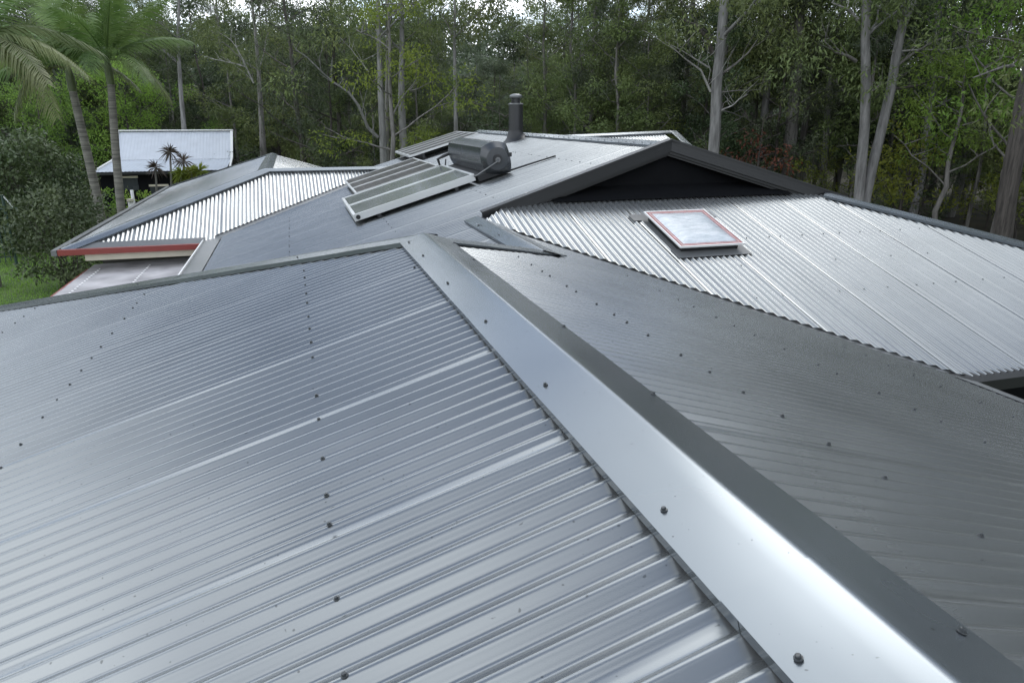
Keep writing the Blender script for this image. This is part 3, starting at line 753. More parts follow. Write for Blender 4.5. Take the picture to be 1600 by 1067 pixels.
r1 = ramp(n_, l_, no.outputs['Fac'], .3, (.055, .105, .020), .7, (.10, .16, .035)); r2 = ramp(n_, l_, no.outputs['Fac'], .3, (.030, .030, .016), .7, (.075, .065, .035))
mr = n_.new('ShaderNodeMapRange'); mr.inputs['From Min'].default_value = 34; mr.inputs['From Max'].default_value = 40; l_.new(sx.outputs['Y'], mr.inputs['Value'])
mr2 = n_.new('ShaderNodeMapRange'); mr2.inputs['From Min'].default_value = 8; mr2.inputs['From Max'].default_value = 14; l_.new(sx.outputs['X'], mr2.inputs['Value'])
mxx = n_.new('ShaderNodeMath'); mxx.operation = 'MAXIMUM'; l_.new(mr.outputs[0], mxx.inputs[0]); l_.new(mr2.outputs[0], mxx.inputs[1])
mx = n_.new('ShaderNodeMixRGB'); l_.new(mxx.outputs[0], mx.inputs['Fac']); l_.new(r1.outputs['Color'], mx.inputs['Color1']); l_.new(r2.outputs['Color'], mx.inputs['Color2']); l_.new(mx.outputs['Color'], b_.inputs['Base Color']); b_.inputs['Roughness'].default_value = .95
tag(obj('ground', V, F, m_, None, True), kind='structure')

# ------------------------------------------------------------------ foliage
def leaf_quads(P, D, L, W, droop=.0, nrm=None):
    """rhombic leaves at P pointing along D"""
    N = len(P); D = D/np.linalg.norm(D, axis=1, keepdims=True)
    r = rng.normal(size=(N, 3)) if nrm is None else nrm+rng.normal(size=(N, 3))*.55; s = np.cross(D, r); s /= np.linalg.norm(s, axis=1, keepdims=True)+1e-9
    L = np.broadcast_to(L, N)[:, None]; W = np.broadcast_to(W, N)[:, None]
    V = np.empty((N, 4, 3)); V[:, 0] = P; V[:, 1] = P+D*L*.45+s*W*.5; V[:, 2] = P+D*L; V[:, 2, 2] -= (droop*L[:, 0]); V[:, 3] = P+D*L*.45-s*W*.5
    return V.reshape(-1, 3)
def quads(n): return np.arange(n*4).reshape(-1, 4)
def clump_leaves(centers, radii, per, L, W, hang=.6):
    P = []; D = []; NR = []
    for c, r in zip(centers, radii):
        n = max(6, int(per*r*r)); d = rng.normal(size=(n, 3)); d /= np.linalg.norm(d, axis=1, keepdims=True)
        rad = r*rng.uniform(.25, 1, (n, 1))**.55; d2 = d*np.array([1, 1, .68]); p = np.array(c)+d2*rad; P.append(p); NR.append(d+np.array([0, 0, .45]))
        q = d*.6+rng.normal(size=(n, 3))*.7; q[:, 2] -= hang; D.append(q)
    P = np.concatenate(P); D = np.concatenate(D); NR = np.concatenate(NR); n = len(P)
    return leaf_quads(P, D, L*rng.uniform(.6, 1.3, n), W*rng.uniform(.7, 1.3, n), 0.0, NR), n
def limb(mb, a, b, r0, r1, n=5, wig=.12, sides=6):
    a, b = Vector(a), Vector(b); L = (b-a).length; pts = []; rr = []
    off = Vector((0, 0, 0))
    for i in range(n+1):
        t = i/n
        if 0 < i < n: off = off+Vector((rnd.gauss(0, 1), rnd.gauss(0, 1), rnd.gauss(0, .5)))*wig*L/n
        k = off*(1 if i < n else 1); pts.append(a.lerp(b, t)+k); rr.append(r0+(r1-r0)*t)
    mb.tube(pts, rr, sides, False); return pts
def make_tree(kind, h, seed, mat_leaf, mat_bark, r0=.16, crown0=.3, spread=2.2, nclump=26, per=90, L=.30, W=.085, nlimb=9, hang=.6, lean=(0, 0), fork=False, dead=0, clr=(.45, 1.0)):
    """returns (trunk mesh, crown mesh)"""
    rnd.seed(seed); global rng; rng = np.random.default_rng(seed)
    mb = MB(); pts = []; N = 9; ox = oy = 0
    for i in range(N+1):
        t = i/N; ox += rnd.gauss(0, .10)*(h/12)**.5; oy += rnd.gauss(0, .10)*(h/12)**.5
        pts.append(Vector((ox+lean[0]*t*h, oy+lean[1]*t*h, t*h*.96-.2)))
    rr = [r0*(1.18 if i == 0 else 1)*(1-.80*(i/N)**1.1) for i in range(N+1)]
    mb.tube(pts, rr, 9, False)
    tips = []
    def tp(t):
        f = t*N; i = min(N-1, int(f)); return pts[i].lerp(pts[i+1], f-i), rr[i]*(1-(f-i))+rr[i+1]*(f-i)
    for k in range(nlimb):
        t = crown0*.85+(1-crown0*.85)*((k+rnd.uniform(0, .8))/nlimb); t = min(.97, t)
        p, r = tp(t); an = k*2.4+rnd.uniform(-.6, .6); ln = spread*rnd.uniform(.6, 1.15)*(1.15-.55*t)
        q = p+Vector((math.cos(an)*ln, math.sin(an)*ln, ln*rnd.uniform(.25, .95)))
        lp = limb(mb, p, q, r*.45, .018, 5, .16, 5); tips.append((lp[-1], 1)); tips.append((lp[3], .8))
        for _ in range(2):
            s = lp[rnd.randint(2, 4)]; q2 = s+Vector((rnd.gauss(0, .5), rnd.gauss(0, .5), rnd.uniform(.1, .6)))*spread*.42
            l2 = limb(mb, s, q2, .03, .01, 3, .2, 4); tips.append((l2[-1], .8))
    for _ in range(dead):
        t = rnd.uniform(.12, crown0+.25); p, r = tp(t); an = rnd.uniform(0, 6.28); ln = rnd.uniform(.8, 2.2)
        lp = limb(mb, p, p+Vector((math.cos(an)*ln, math.sin(an)*ln, rnd.uniform(-.2, 1.1)*ln)), .035, .008, 4, .22, 4)
        limb(mb, lp[2], lp[2]+Vector((rnd.gauss(0, .4), rnd.gauss(0, .4), .5)), .015, .005, 3, .2, 4)
    tips.append((pts[-1], 1))
    C = []; R = []
    for i in range(nclump):
        tpnt, s = tips[i % len(tips)]
        C.append(tuple(tpnt+Vector((rnd.gauss(0, .42), rnd.gauss(0, .42), rnd.gauss(0, .35)))*spread*.34)); R.append(spread*rnd.uniform(*clr)*.42*s)
    V, n = clump_leaves(C, R, per, L, W, hang)
    tm = mesh_data('trunk', mb.V, mb.F, mat_bark, True); cm = mesh_data('crown', V, quads(n), mat_leaf)
    return tm, cm
LM = {'olive': leaf_mat('olive_leaves', (0.063, 0.089, 0.032), (0.195, 0.244, 0.082), .30),
      'dark': leaf_mat('dark_leaves', (0.030, 0.048, 0.023), (0.087, 0.120, 0.049), .22),
      'grey': leaf_mat('grey_green_leaves', (0.065, 0.084, 0.049), (0.150, 0.188, 0.105), .25),
      'yellow': leaf_mat('yellow_green_leaves', (0.106, 0.144, 0.021), (0.250, 0.281, 0.046), .45),
      'bright': leaf_mat('bright_green_leaves', (0.099, 0.190, 0.028), (0.289, 0.427, 0.084), .48),
      'red': leaf_mat('russet_leaves', (.10, .030, .018), (.19, .065, .035), .3),
      'palm': leaf_mat('palm_leaves', (0.076, 0.145, 0.034), (0.168, 0.260, 0.070), .38, .6),
      'palmdry': leaf_mat('yellowing_palm_leaves', (.085, .115, .035), (.19, .215, .085), .35, .6),
      'hedge': leaf_mat('hedge_leaves', (0.034, 0.059, 0.023), (0.117, 0.152, 0.062), .2, .6),
      'cord': leaf_mat('cordyline_leaves', (.040, .030, .024), (.11, .085, .062), .2, .5)}
BM = {'pale': bark_mat('pale_gum_bark', (.11, .108, .102), (.235, .23, .222)), 'grey': bark_mat('grey_bark', (.085, .080, .072), (.20, .19, .175)),
      'dark': bark_mat('dark_bark', (.030, .026, .022), (.085, .075, .065), (9, 9, .8)), 'dead': bark_mat('bleached_wood', (.20, .195, .18), (.36, .35, .33)),
      'palm': bark_mat('ringed_palm_bark', (.10, .095, .085), (.24, .225, .20), (.6, .6, 12))}
def plant(name, tm, cm, loc, rot, sc, label, cat, group=None):
    o = empty(name, loc); o.rotation_euler = (0, 0, rot); o.scale = (sc,)*3; tag(o, label, cat, group)
    for nm, me in (('trunk', tm), ('crown', cm)):
        c = bpy.data.objects.new(nm, me); COL.objects.link(c); c.parent = o
    return o

# --- forest kinds
gums = [make_tree('gum', 22+2*i, 100+i, LM['grey' if i % 2 else 'olive'], BM['pale' if i != 2 else 'grey'], r0=.20+.02*i, crown0=.30, spread=3.6, nclump=70, per=270, L=.23, W=.060, nlimb=14, dead=5) for i in range(5)]
mids = [make_tree('mid', 10.5+i, 200+i, LM[('olive', 'dark', 'grey', 'olive', 'dark', 'olive')[i]], BM['grey' if i % 2 else 'dark'], r0=.11, crown0=.22, spread=2.5, nclump=64, per=400, L=.18, W=.062, nlimb=13, dead=4, clr=(.4, 1.0)) for i in range(6)]
shrubs = [make_tree('shrub', 3.4+.6*i, 300+i, LM[('dark', 'olive', 'yellow', 'dark')[i]], BM['dark'], r0=.05, crown0=.10, spread=1.7, nclump=26, per=300, L=.14, W=.055, nlimb=9, hang=.1) for i in range(4)]
rnd.seed(5); rng = np.random.default_rng(5)
taken = []
def free(x, y, d):
    for a, b in taken:
        if (a-x)**2+(b-y)**2 < d*d: return False
    taken.append((x, y)); return True
def zone(x, y):
    b = math.degrees(math.atan2(x, y))
    near = 37 if b > 33 else (35 if b > 15 else (38 if b > 2 else 52))
    if b < -4: near = 58
    return near
def tall(x, y):
    b = math.degrees(math.atan2(x, y))
    if 11 < b < 18: return .44
    if b < 1: return .78
    return .50 if b < 18 else (.50+.50*(b-18)/14 if b < 32 else (1.0 if b < 58 else 1.3))  # tallest past the right edge, for a darker reflection in the right roof face
cnt = {'g': 0, 'm': 0, 's': 0}
def where(x, y):
    b = math.degrees(math.atan2(x, y))
    return 'behind the shed' if b < 1 else 'behind the solar panels' if b < 12 else 'behind the flue and main ridge' if b < 27 else 'behind the dark gable' if b < 38 else 'behind the right hip' if b < 55 else 'out of view beyond the right edge'
def forest(n, kind, dmin, extra, deep, b0=-26, b1=64):
    tries = 0; k = 0
    while k < n and tries < 6000:
        tries += 1
        b = math.radians(rnd.uniform(b0, b1))
        r0 = zone(math.sin(b), math.cos(b)) + extra; r = r0 + deep*rnd.random()**1.5
        x, y = r*math.sin(b), r*math.cos(b)
        if not free(x, y, dmin): continue
        k += 1
        if kind == 'g':
            ig = rnd.randrange(5); tm, cm = gums[ig]; plant('gum_tree', tm, cm, (x, y, min(ground_z(x, y), 20) if y > 62 else 0), rnd.uniform(0, 6.28), rnd.uniform(.85, 1.1)*tall(x, y)*24/(22+2*ig), f'tall straight {("pale barked", "grey barked")[ig == 2]} gum tree in the forest {where(x, y)}', 'tree', 'tall gums of the forest')
        elif kind == 'm':
            im = rnd.randrange(6); tm, cm = mids[im]; lim = 10.8/(10.5+im) if math.atan2(x, y) < .34 and math.atan2(x, y) > .02 else 1.0; lim *= .66 if .19 < math.atan2(x, y) < .31 else 1.0; plant('forest_tree', tm, cm, (x, y, ground_z(x, y) if y > 62 else 0), rnd.uniform(0, 6.28), rnd.uniform(.75, 1.12)*lim, f'leafy {("olive", "dark green", "grey-green", "olive", "dark green", "olive")[im]} understorey tree in the forest {where(x, y)}', 'tree', 'understorey trees of the forest')
        else:
            js = rnd.randrange(4); tm, cm = shrubs[js]; plant('forest_shrub', tm, cm, (x, y, ground_z(x, y) if y > 62 else 0), rnd.uniform(0, 6.28), rnd.uniform(.7, 1.2), f'low {("dark green", "olive", "yellow-green", "dark green")[js]} shrub at the forest foot {where(x, y)}', 'shrub', 'shrubs along the forest edge')
forest(70, 'g', 2.4, 2, 26); forest(175, 'm', 1.5, 1, 30); forest(55, 's', 1.2, -1.5, 10)
forest(24, 'g', 2.2, -3, 10, 66, 125); forest(24, 'm', 1.5, -5, 10, 66, 125)  # unseen trees past the right edge, added to darken the right roof face's reflections

# --- the trees one can single out
def solo(px, Y, tm_cm, label, rot=0, sc=1.0, name='gum_tree', cat='tree', dz=0):
    p = at(px, 150, Y); tm, cm = tm_cm; return plant(name, tm, cm, (p.x, Y, dz), rot, sc, label, cat)
def big_gum(px_list, Y, label, r0, limbs, crown_seed, bark='pale', top=10.5, leaf='olive'):
    """trunk(s) drawn along given points (pixel, pixel) at distance Y, then on up to a high crown"""
    b0 = at(px_list[0][-1][0], px_list[0][-1][1], Y); base_ = (b0.x, Y, 0)
    t = thing('gum_tree', base_, label, 'tree'); mb = MB(); tips = []
    rnd.seed(crown_seed); global rng; rng = np.random.default_rng(crown_seed)
    for pl in px_list:
        P = [at(a, b, Y) for a, b in pl][::-1]         # from low to high
        low = P[0]; P = [Vector((low.x-(P[1].x-low.x)*.3, Y, -.2))]+P
        d = (P[-1]-P[-2]).normalized(); d.z = max(d.z, .6); q = P[-1]
        while q.z < top: q = q+(d+Vector((rnd.gauss(0, .08), rnd.gauss(0, .08), 0)))*2.2; P.append(q.copy())
        R = [r0*max(.18, 1-.72*(p.z/top)) for p in P]; mb.tube(P, R, 12, False)
        for i, p in enumerate(P):
            if p.z > 7.5:
                for _ in range(2):
                    an = rnd.uniform(0, 6.28); ln = rnd.uniform(1.5, 3.2); e = p+Vector((math.cos(an)*ln, math.sin(an)*ln, ln*.8)); lp = limb(mb, p, e, R[i]*.4, .02, 5, .15, 5); tips += [lp[-1], lp[3]]
    mb.build('trunk', BM[bark], t, True)
    for pl, ra, mt in limbs:
        m = MB(); P = [at(a, b, Y-(.3 if i == 0 else .1*i)) for i, (a, b) in enumerate(pl)]; P[0].y = Y
        m.tube(P, [ra*(1-.75*i/(len(P)-1)) for i in range(len(P))], 6, False)
        for i in range(1, len(P)):
            for _ in range(2): 
                e = P[i]+Vector((rnd.gauss(0, .5), rnd.gauss(0, .3), rnd.uniform(.2, .8))); limb(m, P[i-1].lerp(P[i], rnd.random()), e, ra*.28, .006, 3, .2, 4)
        m.build('limb', BM[mt], t, True)
        if mt != 'dead': tips.append(P[-1])
    C = [tuple(p+Vector((rnd.gauss(0, .6), rnd.gauss(0, .6), rnd.gauss(0, .5)))) for p in tips for _ in range(2)]
    V, n = clump_leaves(C, [rnd.uniform(.7, 1.35) for _ in C], 150, .22, .055, .8); obj('crown', V, quads(n), LM[leaf], t)
    return t
big_gum([[(1133, -10), (1127, 60), (1120, 130), (1118, 190), (1114, 250), (1112, 300)]], 25, 'grey gum trunk with bleached dead limbs standing left of the brown thicket', .25,
        [([(1117, 143), (1095, 110), (1070, 92), (1046, 70)], .05, 'dead'), ([(1114, 105), (1090, 95), (1066, 80), (1040, 66)], .035, 'dead'), ([(1120, 82), (1105, 60), (1085, 38), (1062, 30)], .09, 'dark'),
         ([(1128, 175), (1145, 165), (1155, 155), (1168, 148)], .04, 'dead'), ([(1128, 120), (1150, 100), (1170, 82), (1185, 60)], .06, 'grey'), ([(1126, 145), (1150, 142), (1170, 142), (1190, 140)], .03, 'grey')], 41, top=20)
big_gum([[(1354, -10), (1352, 60), (1353, 130), (1351, 200), (1346, 260), (1342, 310)], [(1432, -10), (1410, 40), (1400, 90), (1392, 140), (1378, 200), (1362, 265), (1352, 312)]], 22,
        'tall pale twin-trunked gum rising just behind the right hip of the roof', .21,
        [([(1347, 95), (1325, 88), (1305, 82), (1285, 62)], .07, 'grey'), ([(1398, 140), (1430, 135), (1460, 125), (1485, 118)], .06, 'dark'), ([(1360, 150), (1370, 138), (1380, 125)], .05, 'grey'), ([(1402, 110), (1425, 85), (1460, 65), (1500, 50)], .06, 'grey'), ([(1350, 30), (1325, 15), (1300, 5)], .07, 'dead'), ([(1405, 80), (1440, 78), (1480, 78), (1545, 70)], .04, 'dead')], 42, top=20)
big_gum([[(1250, -10), (1248, 60), (1243, 130), (1238, 190), (1232, 260), (1230, 300)]], 31, 'thick grey-brown gum trunk partly hidden by leaves right of the russet bush', .36,
        [([(1250, 165), (1270, 150), (1290, 140), (1310, 132)], .05, 'dead'), ([(1242, 85), (1232, 72), (1220, 66)], .05, 'dark')], 43, 'grey', 20)
big_gum([[(1640, -10), (1618, 80), (1600, 160), (1588, 230), (1575, 300), (1566, 370)]], 15, 'stout dark barked trunk at the right edge of the picture', .27, [([(1600, 102), (1570, 104), (1545, 113), (1520, 122)], .05, 'grey')], 44, 'dark', 20)
big_gum([[(590, -10), (592, 60), (594, 130), (597, 190), (600, 255), (602, 290)]], 33, 'pale gum trunk with one long crooked limb reaching up to the left', .22,
        [([(592, 215), (575, 200), (560, 165), (545, 145), (520, 128), (505, 115), (480, 90), (462, 78)], .075, 'pale'), ([(577, 112), (565, 98), (555, 86), (545, 72)], .035, 'dead')], 45)
big_gum([[(606, -10), (605, 80), (604, 165), (606, 250), (607, 280)]], 36, 'thin grey trunk close behind the crooked-limbed gum', .15, [], 46, 'grey')
big_gum([[(628, -10), (628, 80), (627, 150), (629, 200), (632, 250), (633, 280)]], 34, 'straight pale grey trunk right of the crooked-limbed gum', .25, [([(626, 200), (612, 190), (596, 182)], .035, 'dark')], 47)
big_gum([[(711, -10), (710, 60), (711, 130), (712, 180), (713, 230)]], 33, 'slender pale gum alone against the sky gap above the solar panels', .13, [([(711, 60), (700, 40), (690, 20)], .04, 'grey'), ([(711, 45), (722, 30), (735, 22)], .03, 'grey')], 48, 'pale', 13)
big_gum([[(278, 60), (280, 100), (283, 150), (288, 205), (290, 260)]], 50, 'slender bare grey trunk rising behind the white shed roof', .20, [], 49, 'pale', 13)
big_gum([[(392, -10), (398, 40), (404, 110), (408, 180), (412, 250)]], 47, 'tall thin trunk with bleached branches left of the dark leafy mass', .24, [([(396, 130), (380, 95), (368, 72), (358, 60)], .06, 'dead'), ([(385, 105), (368, 100), (345, 95), (328, 92)], .05, 'dead')], 50, 'grey')
# leafy individuals
T1 = make_tree('a', 11, 401, LM['yellow'], BM['grey'], r0=.14, crown0=.35, spread=2.4, nclump=34, per=230, L=.17, W=.055, nlimb=10)
solo(600, 29, T1, 'yellow-green crowned tree in front of the crooked-limbed gum', .4, .95, 'leafy_tree')
T2 = make_tree('b', 5.2, 402, LM['yellow'], BM['dark'], r0=.08, crown0=.12, spread=2.2, nclump=34, per=160, L=.20, W=.07, nlimb=11, hang=.1)
solo(1432, 24, T2, 'bushy yellow-green shrub beside the twin-trunked gum', 1.0, 1.0, 'leafy_shrub', 'shrub')
T3 = make_tree('c', 9, 403, LM['bright'], BM['grey'], r0=.12, crown0=.35, spread=2.6, nclump=36, per=240, L=.17, W=.055, nlimb=11)
solo(1500, 21, T3, 'bright green leafy tree near the dark trunk at right', 2.0, .95, 'leafy_tree')
solo(1590, 19, T3, 'bright green branches overhanging the top right corner', .5, 1.2, 'leafy_tree')
T4 = make_tree('d', 5.6, 404, LM['red'], BM['dark'], r0=.07, crown0=.4, spread=1.5, nclump=20, per=120, L=.20, W=.07, nlimb=8)
solo(1195, 26, T4, 'russet leaved bush between two gum trunks', 0, 1.0, 'russet_bush', 'shrub')
T5 = make_tree('e', 14, 405, LM['dark'], BM['dark'], r0=.2, crown0=.08, spread=3.6, nclump=70, per=140, L=.26, W=.035, nlimb=18, hang=.9)
solo(455, 44, T5, 'large dark drooping tree left of the crooked-limbed gum', .3, 1.0, 'leafy_tree'); solo(525, 40, T5, 'dark shaggy tree right behind the crooked limb', 2.1, .9, 'leafy_tree')
T6 = make_tree('f', 8, 406, LM['bright'], BM['dark'], r0=.12, crown0=.25, spread=3.0, nclump=48, per=230, L=.19, W=.065, nlimb=13, hang=.3)
solo(190, 54, T6, 'spreading bright green garden tree behind the two palms', .2, 1.05, 'garden_tree'); solo(60, 50, T6, 'sunny lime green tree behind the hedge at far left', 1.7, .85, 'garden_tree')
solo(340, 56, T6, 'small fresh green tree beyond the shed gable', 3.0, .62, 'garden_tree'); solo(125, 60, T6, 'green tree seen between the two palm trunks', 4.0, .9, 'garden_tree')
def bush(px, Y, w, d_, h, n, L, W, mat, label, seed, zc=None):
    global rng; rng = np.random.default_rng(seed); rnd.seed(seed)
    p = at(px, 300, Y); t = thing('garden_shrub', (p.x, Y, 0), label, 'shrub'); C = []; R = []
    for _ in range(n):
        d = Vector((rnd.gauss(0, 1), rnd.gauss(0, 1), rnd.gauss(0, 1))).normalized()*rnd.random()**.3
        C.append((p.x+d.x*w*.42, Y+d.y*d_*.42, max(.15, h*.44+d.z*h*.48))); R.append(rnd.uniform(.35, .6)*w*.20)
    V, k = clump_leaves(C, R, 260/(w*.22)**.6, L, W, -.1); obj('crown', V, quads(k), mat, t)
    m = MB()
    for _ in range(6): m.tube([(p.x+rnd.gauss(0, .15), Y+rnd.gauss(0, .15), -.1), (p.x+rnd.gauss(0, w*.12), Y+rnd.gauss(0, d_*.12), h*.6)], [.03, .012], 5, False)
    m.build('stem', BM['dark'], t)
bush(84, 24.3, 3.4, 3.2, 3.6, 190, .14, .065, LM['hedge'], 'rounded dark shrub on the lawn beside the red gutter corner', 61)
bush(35, 32, 5.6, 4.0, 5.0, 210, .18, .085, LM['hedge'], 'big dense dark green hedge tree at the left edge', 62)
bush(120, 35, 2.6, 2.4, 4.2, 60, .14, .06, LM['olive'], 'olive bush with small pale blossoms behind the rounded shrub', 63)
bush(178, 38.5, 1.8, 1.5, 1.9, 40, .14, .06, LM['bright'], 'lime green bush against the dark shed wall', 64)
bush(212, 39, 2.0, 1.5, 1.9, 40, .14, .06, LM['bright'], 'flowering green bush right of the palm trunk by the shed', 65)
bush(165, 33, 1.7, 1.4, 1.7, 40, .13, .05, LM['olive'], 'pale olive bush at the foot of the palms', 66)

# --- palms
def frond_mesh(L, nl, lw, ll, droop, mat, seed):
    global rng; rng = np.random.default_rng(seed); V = []; F = []
    def spine(t): return np.array([L*t*(1-.18*droop*t), 0, L*(.28*t-droop*.62*t*t)])
    def qd(a, b, c, d_): 
        i = len(V); V.extend([a, b, c, d_]); F.append((i, i+1, i+2, i+3))
    for i in range(10):
        p, q = spine(i/10), spine((i+1)/10); w0, w1 = .035*(1-i/11), .035*(1-(i+1)/11); y = np.array([0, 1, 0]); z = np.array([0, 0, 1])
        qd(p-y*w0, p+y*w0, q+y*w1, q-y*w1); qd(p+z*w0, p-z*w0, q-z*w1, q+z*w1)
    for i in range(nl):
        t = .14+.86*i/nl; p = spine(t); tang = spine(min(1, t+.02))-spine(t-.02); tang /= np.linalg.norm(tang)
        l = ll*math.sin(math.pi*(.18+.76*t))**.6*rng.uniform(.85, 1.1)
        for sg in (-1, 1):
            d = np.array([0, sg*.86, -.10-.25*rng.random()])+tang*.62; d /= np.linalg.norm(d); side = tang*lw
            m1 = p+d*l*.5; e = p+d*l*.95-np.array([0, 0, l*rng.uniform(.22, .5)])
            i0 = len(V); V.extend([p-side*.3, p+side*.3, m1+side*.55, e, m1-side*.5]); F.append((i0, i0+1, i0+2, i0+4)); F.append((i0+4, i0+2, i0+3))
    return mesh_data('frond', np.array(V), [tuple(f) for f in F], mat)
FR = [frond_mesh(3.0, 54, .040, .80, d, LM[m], s) for d, m, s in ((.7, 'palm', 1), (1.0, 'palm', 2), (.45, 'palm', 3), (1.15, 'palmdry', 4))]
def palm(pts, Y, r, label, fr, crown_px):
    P = [at(a, b, Y) for a, b in pts]; b = P[-1]; t = thing('palm_tree', (b.x, Y, 0), label, 'palm')
    P = P[::-1]; P = [Vector((P[0].x+(P[0].x-P[1].x)*.4, Y, -.1))]+P
    m = MB(); Q = []; R = []
    for i in range(len(P)-1):
        for k in range(10): Q.append(P[i].lerp(P[i+1], k/10)); R.append(r*(1+.035*(k % 2))*(1.15-.3*(i+k/10)/(len(P)-1)))
    m.tube(Q, R, 12, False); m.build('trunk', BM['palm'], t, True)
    m = MB(); tp_ = Q[-1]; m.tube([tp_, tp_+Vector((0, 0, .45)), tp_+Vector((0, 0, .85))], [r*.95, r*1.0, r*.5], 10, False); m.build('crownshaft', M['palmshaft'], t, True)
    c = tp_+Vector((0, 0, .80))
    for az, el, k, sc in fr:
        o = bpy.data.objects.new('frond', FR[k]); COL.objects.link(o); o.location = c; o.rotation_euler = (rnd.uniform(-.25, .25), -math.radians(el), math.radians(az)); o.scale = (sc,)*3; attach(o, t)
M['palmshaft'] = plain('palm_crownshaft', (.075, .10, .035), .5, 0, .25, 4)
rnd.seed(77)
fr2 = [(-95, 10, 1, 1.0), (-50, 5, 1, 1.0), (-12, 42, 2, 1.1), (20, 25, 0, 1.1), (150, 35, 2, 1.1), (175, 20, 0, 1.0), (205, 15, 1, .95), (70, 60, 2, 1.1), (110, 50, 0, 1.0), (250, 40, 0, 1.0), (-30, 70, 2, 1.0), (0, -8, 3, .85), (300, 55, 2, 1.0)]
palm([(173, 128), (176, 170), (181, 240), (189, 325)], 29, .135, 'right hand palm with upright grey trunk in front of the white shed', fr2, None)
fr1 = [(165, 20, 1, 1.1), (195, 5, 1, 1.1), (140, 40, 0, 1.1), (215, 25, 0, 1.0), (95, 60, 2, 1.1), (60, 40, 2, 1.0), (30, 35, 0, 1.0), (-5, 10, 3, .9), (-40, 20, 0, 1.0), (260, 30, 1, 1.0), (300, 50, 2, 1.0), (120, 75, 2, 1.1), (180, -12, 3, 1.0)]
palm([(113, 140), (120, 170), (133, 225), (150, 300)], 30, .145, 'leaning palm with curved trunk left of the upright palm', fr1, None)
fr0 = [(-10, 15, 3, 1.2), (20, 30, 3, 1.2), (-40, 10, 3, 1.2), (45, 45, 0, 1.2), (-70, 0, 3, 1.1), (90, 60, 2, 1.1), (150, 40, 0, 1.1), (200, 20, 1, 1.1), (250, 30, 1, 1.1), (0, 50, 0, 1.2), (-25, -8, 3, 1.2)]
palm([(-38, 118), (-32, 165), (-30, 230), (-28, 330)], 25, .17, 'palm beyond the left edge with yellowing fronds reaching into the picture', fr0, None)

# --- cordylines in front of the shed
def cordyline(heads, Y, label, mat, spread=.75, n=70):
    b = at(heads[0][0], 330, Y); t = thing('cordyline', (b.x, Y, 0), label, 'cordyline'); m = MB()
    for hx, hy in heads:
        c = at(hx, hy, Y); m.tube([(b.x+rnd.gauss(0, .1), Y, -.05), ((b.x+c.x)/2, Y, c.z*.5), c], [.07, .05, .04], 7, False)
    m.build('stem', BM['grey'], t, True)
    for hx, hy in heads:
        c = np.array(at(hx, hy, Y)); d = rng.normal(size=(n, 3)); d[:, 2] += .35; d /= np.linalg.norm(d, axis=1, keepdims=True)
        V = leaf_quads(np.repeat(c[None], n, 0), d, spread*rng.uniform(.75, 1.1, n), .055, .25); obj('leaf_head', V, quads(n), mat, t)
cordyline([(266, 238)], 36, 'taller dark spiky cordyline rising above the shed eave', LM['cord'], .62)
cordyline([(287, 252)], 36.5, 'dark purple spiky cordyline beside the taller one', LM['cord'], .68)
cordyline([(243, 262)], 35.5, 'thin stemmed brown cordyline left of the pair', LM['cord'], .55)
cordyline([(283, 272), (300, 270), (312, 268), (292, 280)], 35, 'clump of bright green yucca heads below the dark cordylines', LM['yellow'], .6, 90)

# ------------------------------------------------------------------ the white roofed shed
sh0, sh1 = at(186, 206, 46), at(361, 205, 46); k0, k1 = at(172, 250, 43.8), at(358, 249, 43.8); e0, e1 = at(147, 269, 41.5), at(349, 266, 41.5)
zr = (sh0.z+sh1.z)/2; zk = (k0.z+k1.z)/2; ze = (e0.z+e1.z)/2
xl, xr = e0.x+.05, max(k1.x, e1.x)+.1
t = thing('shed', ((xl+xr)/2, 45, 0), 'dark walled shed with a pale two-pitch corrugated roof behind the palms', 'shed')
M['shedroof'] = metal('pale_zinc_roof', (.50, .53, .57), .5, .0, 1.5, .06, speck=False)
M['shedlow'] = metal('pale_zinc_verandah', (.42, .46, .51), .45, .0, 1.5, .06, speck=False)
def wavy(name, a, b, c, d, mat, n, amp=.009):
    V = []; F = []; nn = ((b-a).cross(d-a)).normalized()
    if nn.z < 0: nn = -nn
    for i in range(n+1):
        h = nn*amp*math.cos(i*math.pi/2)
        V += [a.lerp(b, i/n)+h, d.lerp(c, i/n)+h]
    for i in range(n): F.append((2*i, 2*i+2, 2*i+3, 2*i+1))
    return obj(name, V, F, mat, t, True)
Vv = lambda x, y, z: Vector((x, y, z))
xa, xb = sh0.x, sh1.x
wavy('roof', Vv(xa, 46, zr), Vv(xb, 46, zr), Vv(xb, 43.8, zk), Vv(xa-.05, 43.8, zk), M['shedroof'], 140)
wavy('verandah_roof', Vv(xa-.05, 43.8, zk-.01), Vv(xb, 43.8, zk-.01), Vv(xb-.15, 41.5, ze), Vv(e0.x, 41.5, ze), M['shedlow'], 140)
wavy('roof', Vv(xb, 46.02, zr), Vv(xa, 46.02, zr), Vv(xa, 49.5, zk-.5), Vv(xb, 49.5, zk-.5), M['shedroof'], 60)
m = MB(); m.bar(Vv(xa-.08, 46, zr+.06), Vv(xb+.12, 46, zr+.06), .28, .06); m.build('ridge_cap', M['white'], t)
for x, s in ((xa-.05, -1), (xb+.03, 1)):
    m = MB(); m.bar(Vv(x, 46, zr+.03), Vv(x, 43.8, zk+.03), .14, .12); m.bar(Vv(x, 43.8, zk+.03), Vv(x if s > 0 else e0.x-.03, 41.5, ze+.03), .10, .08); m.build('barge_board', M['white'], t)
m = MB(); m.abox(e0.x+.05, xb-.2, 41.52, 41.60, ze-.16, ze-.03); m.build('gutter', M['char'], t)
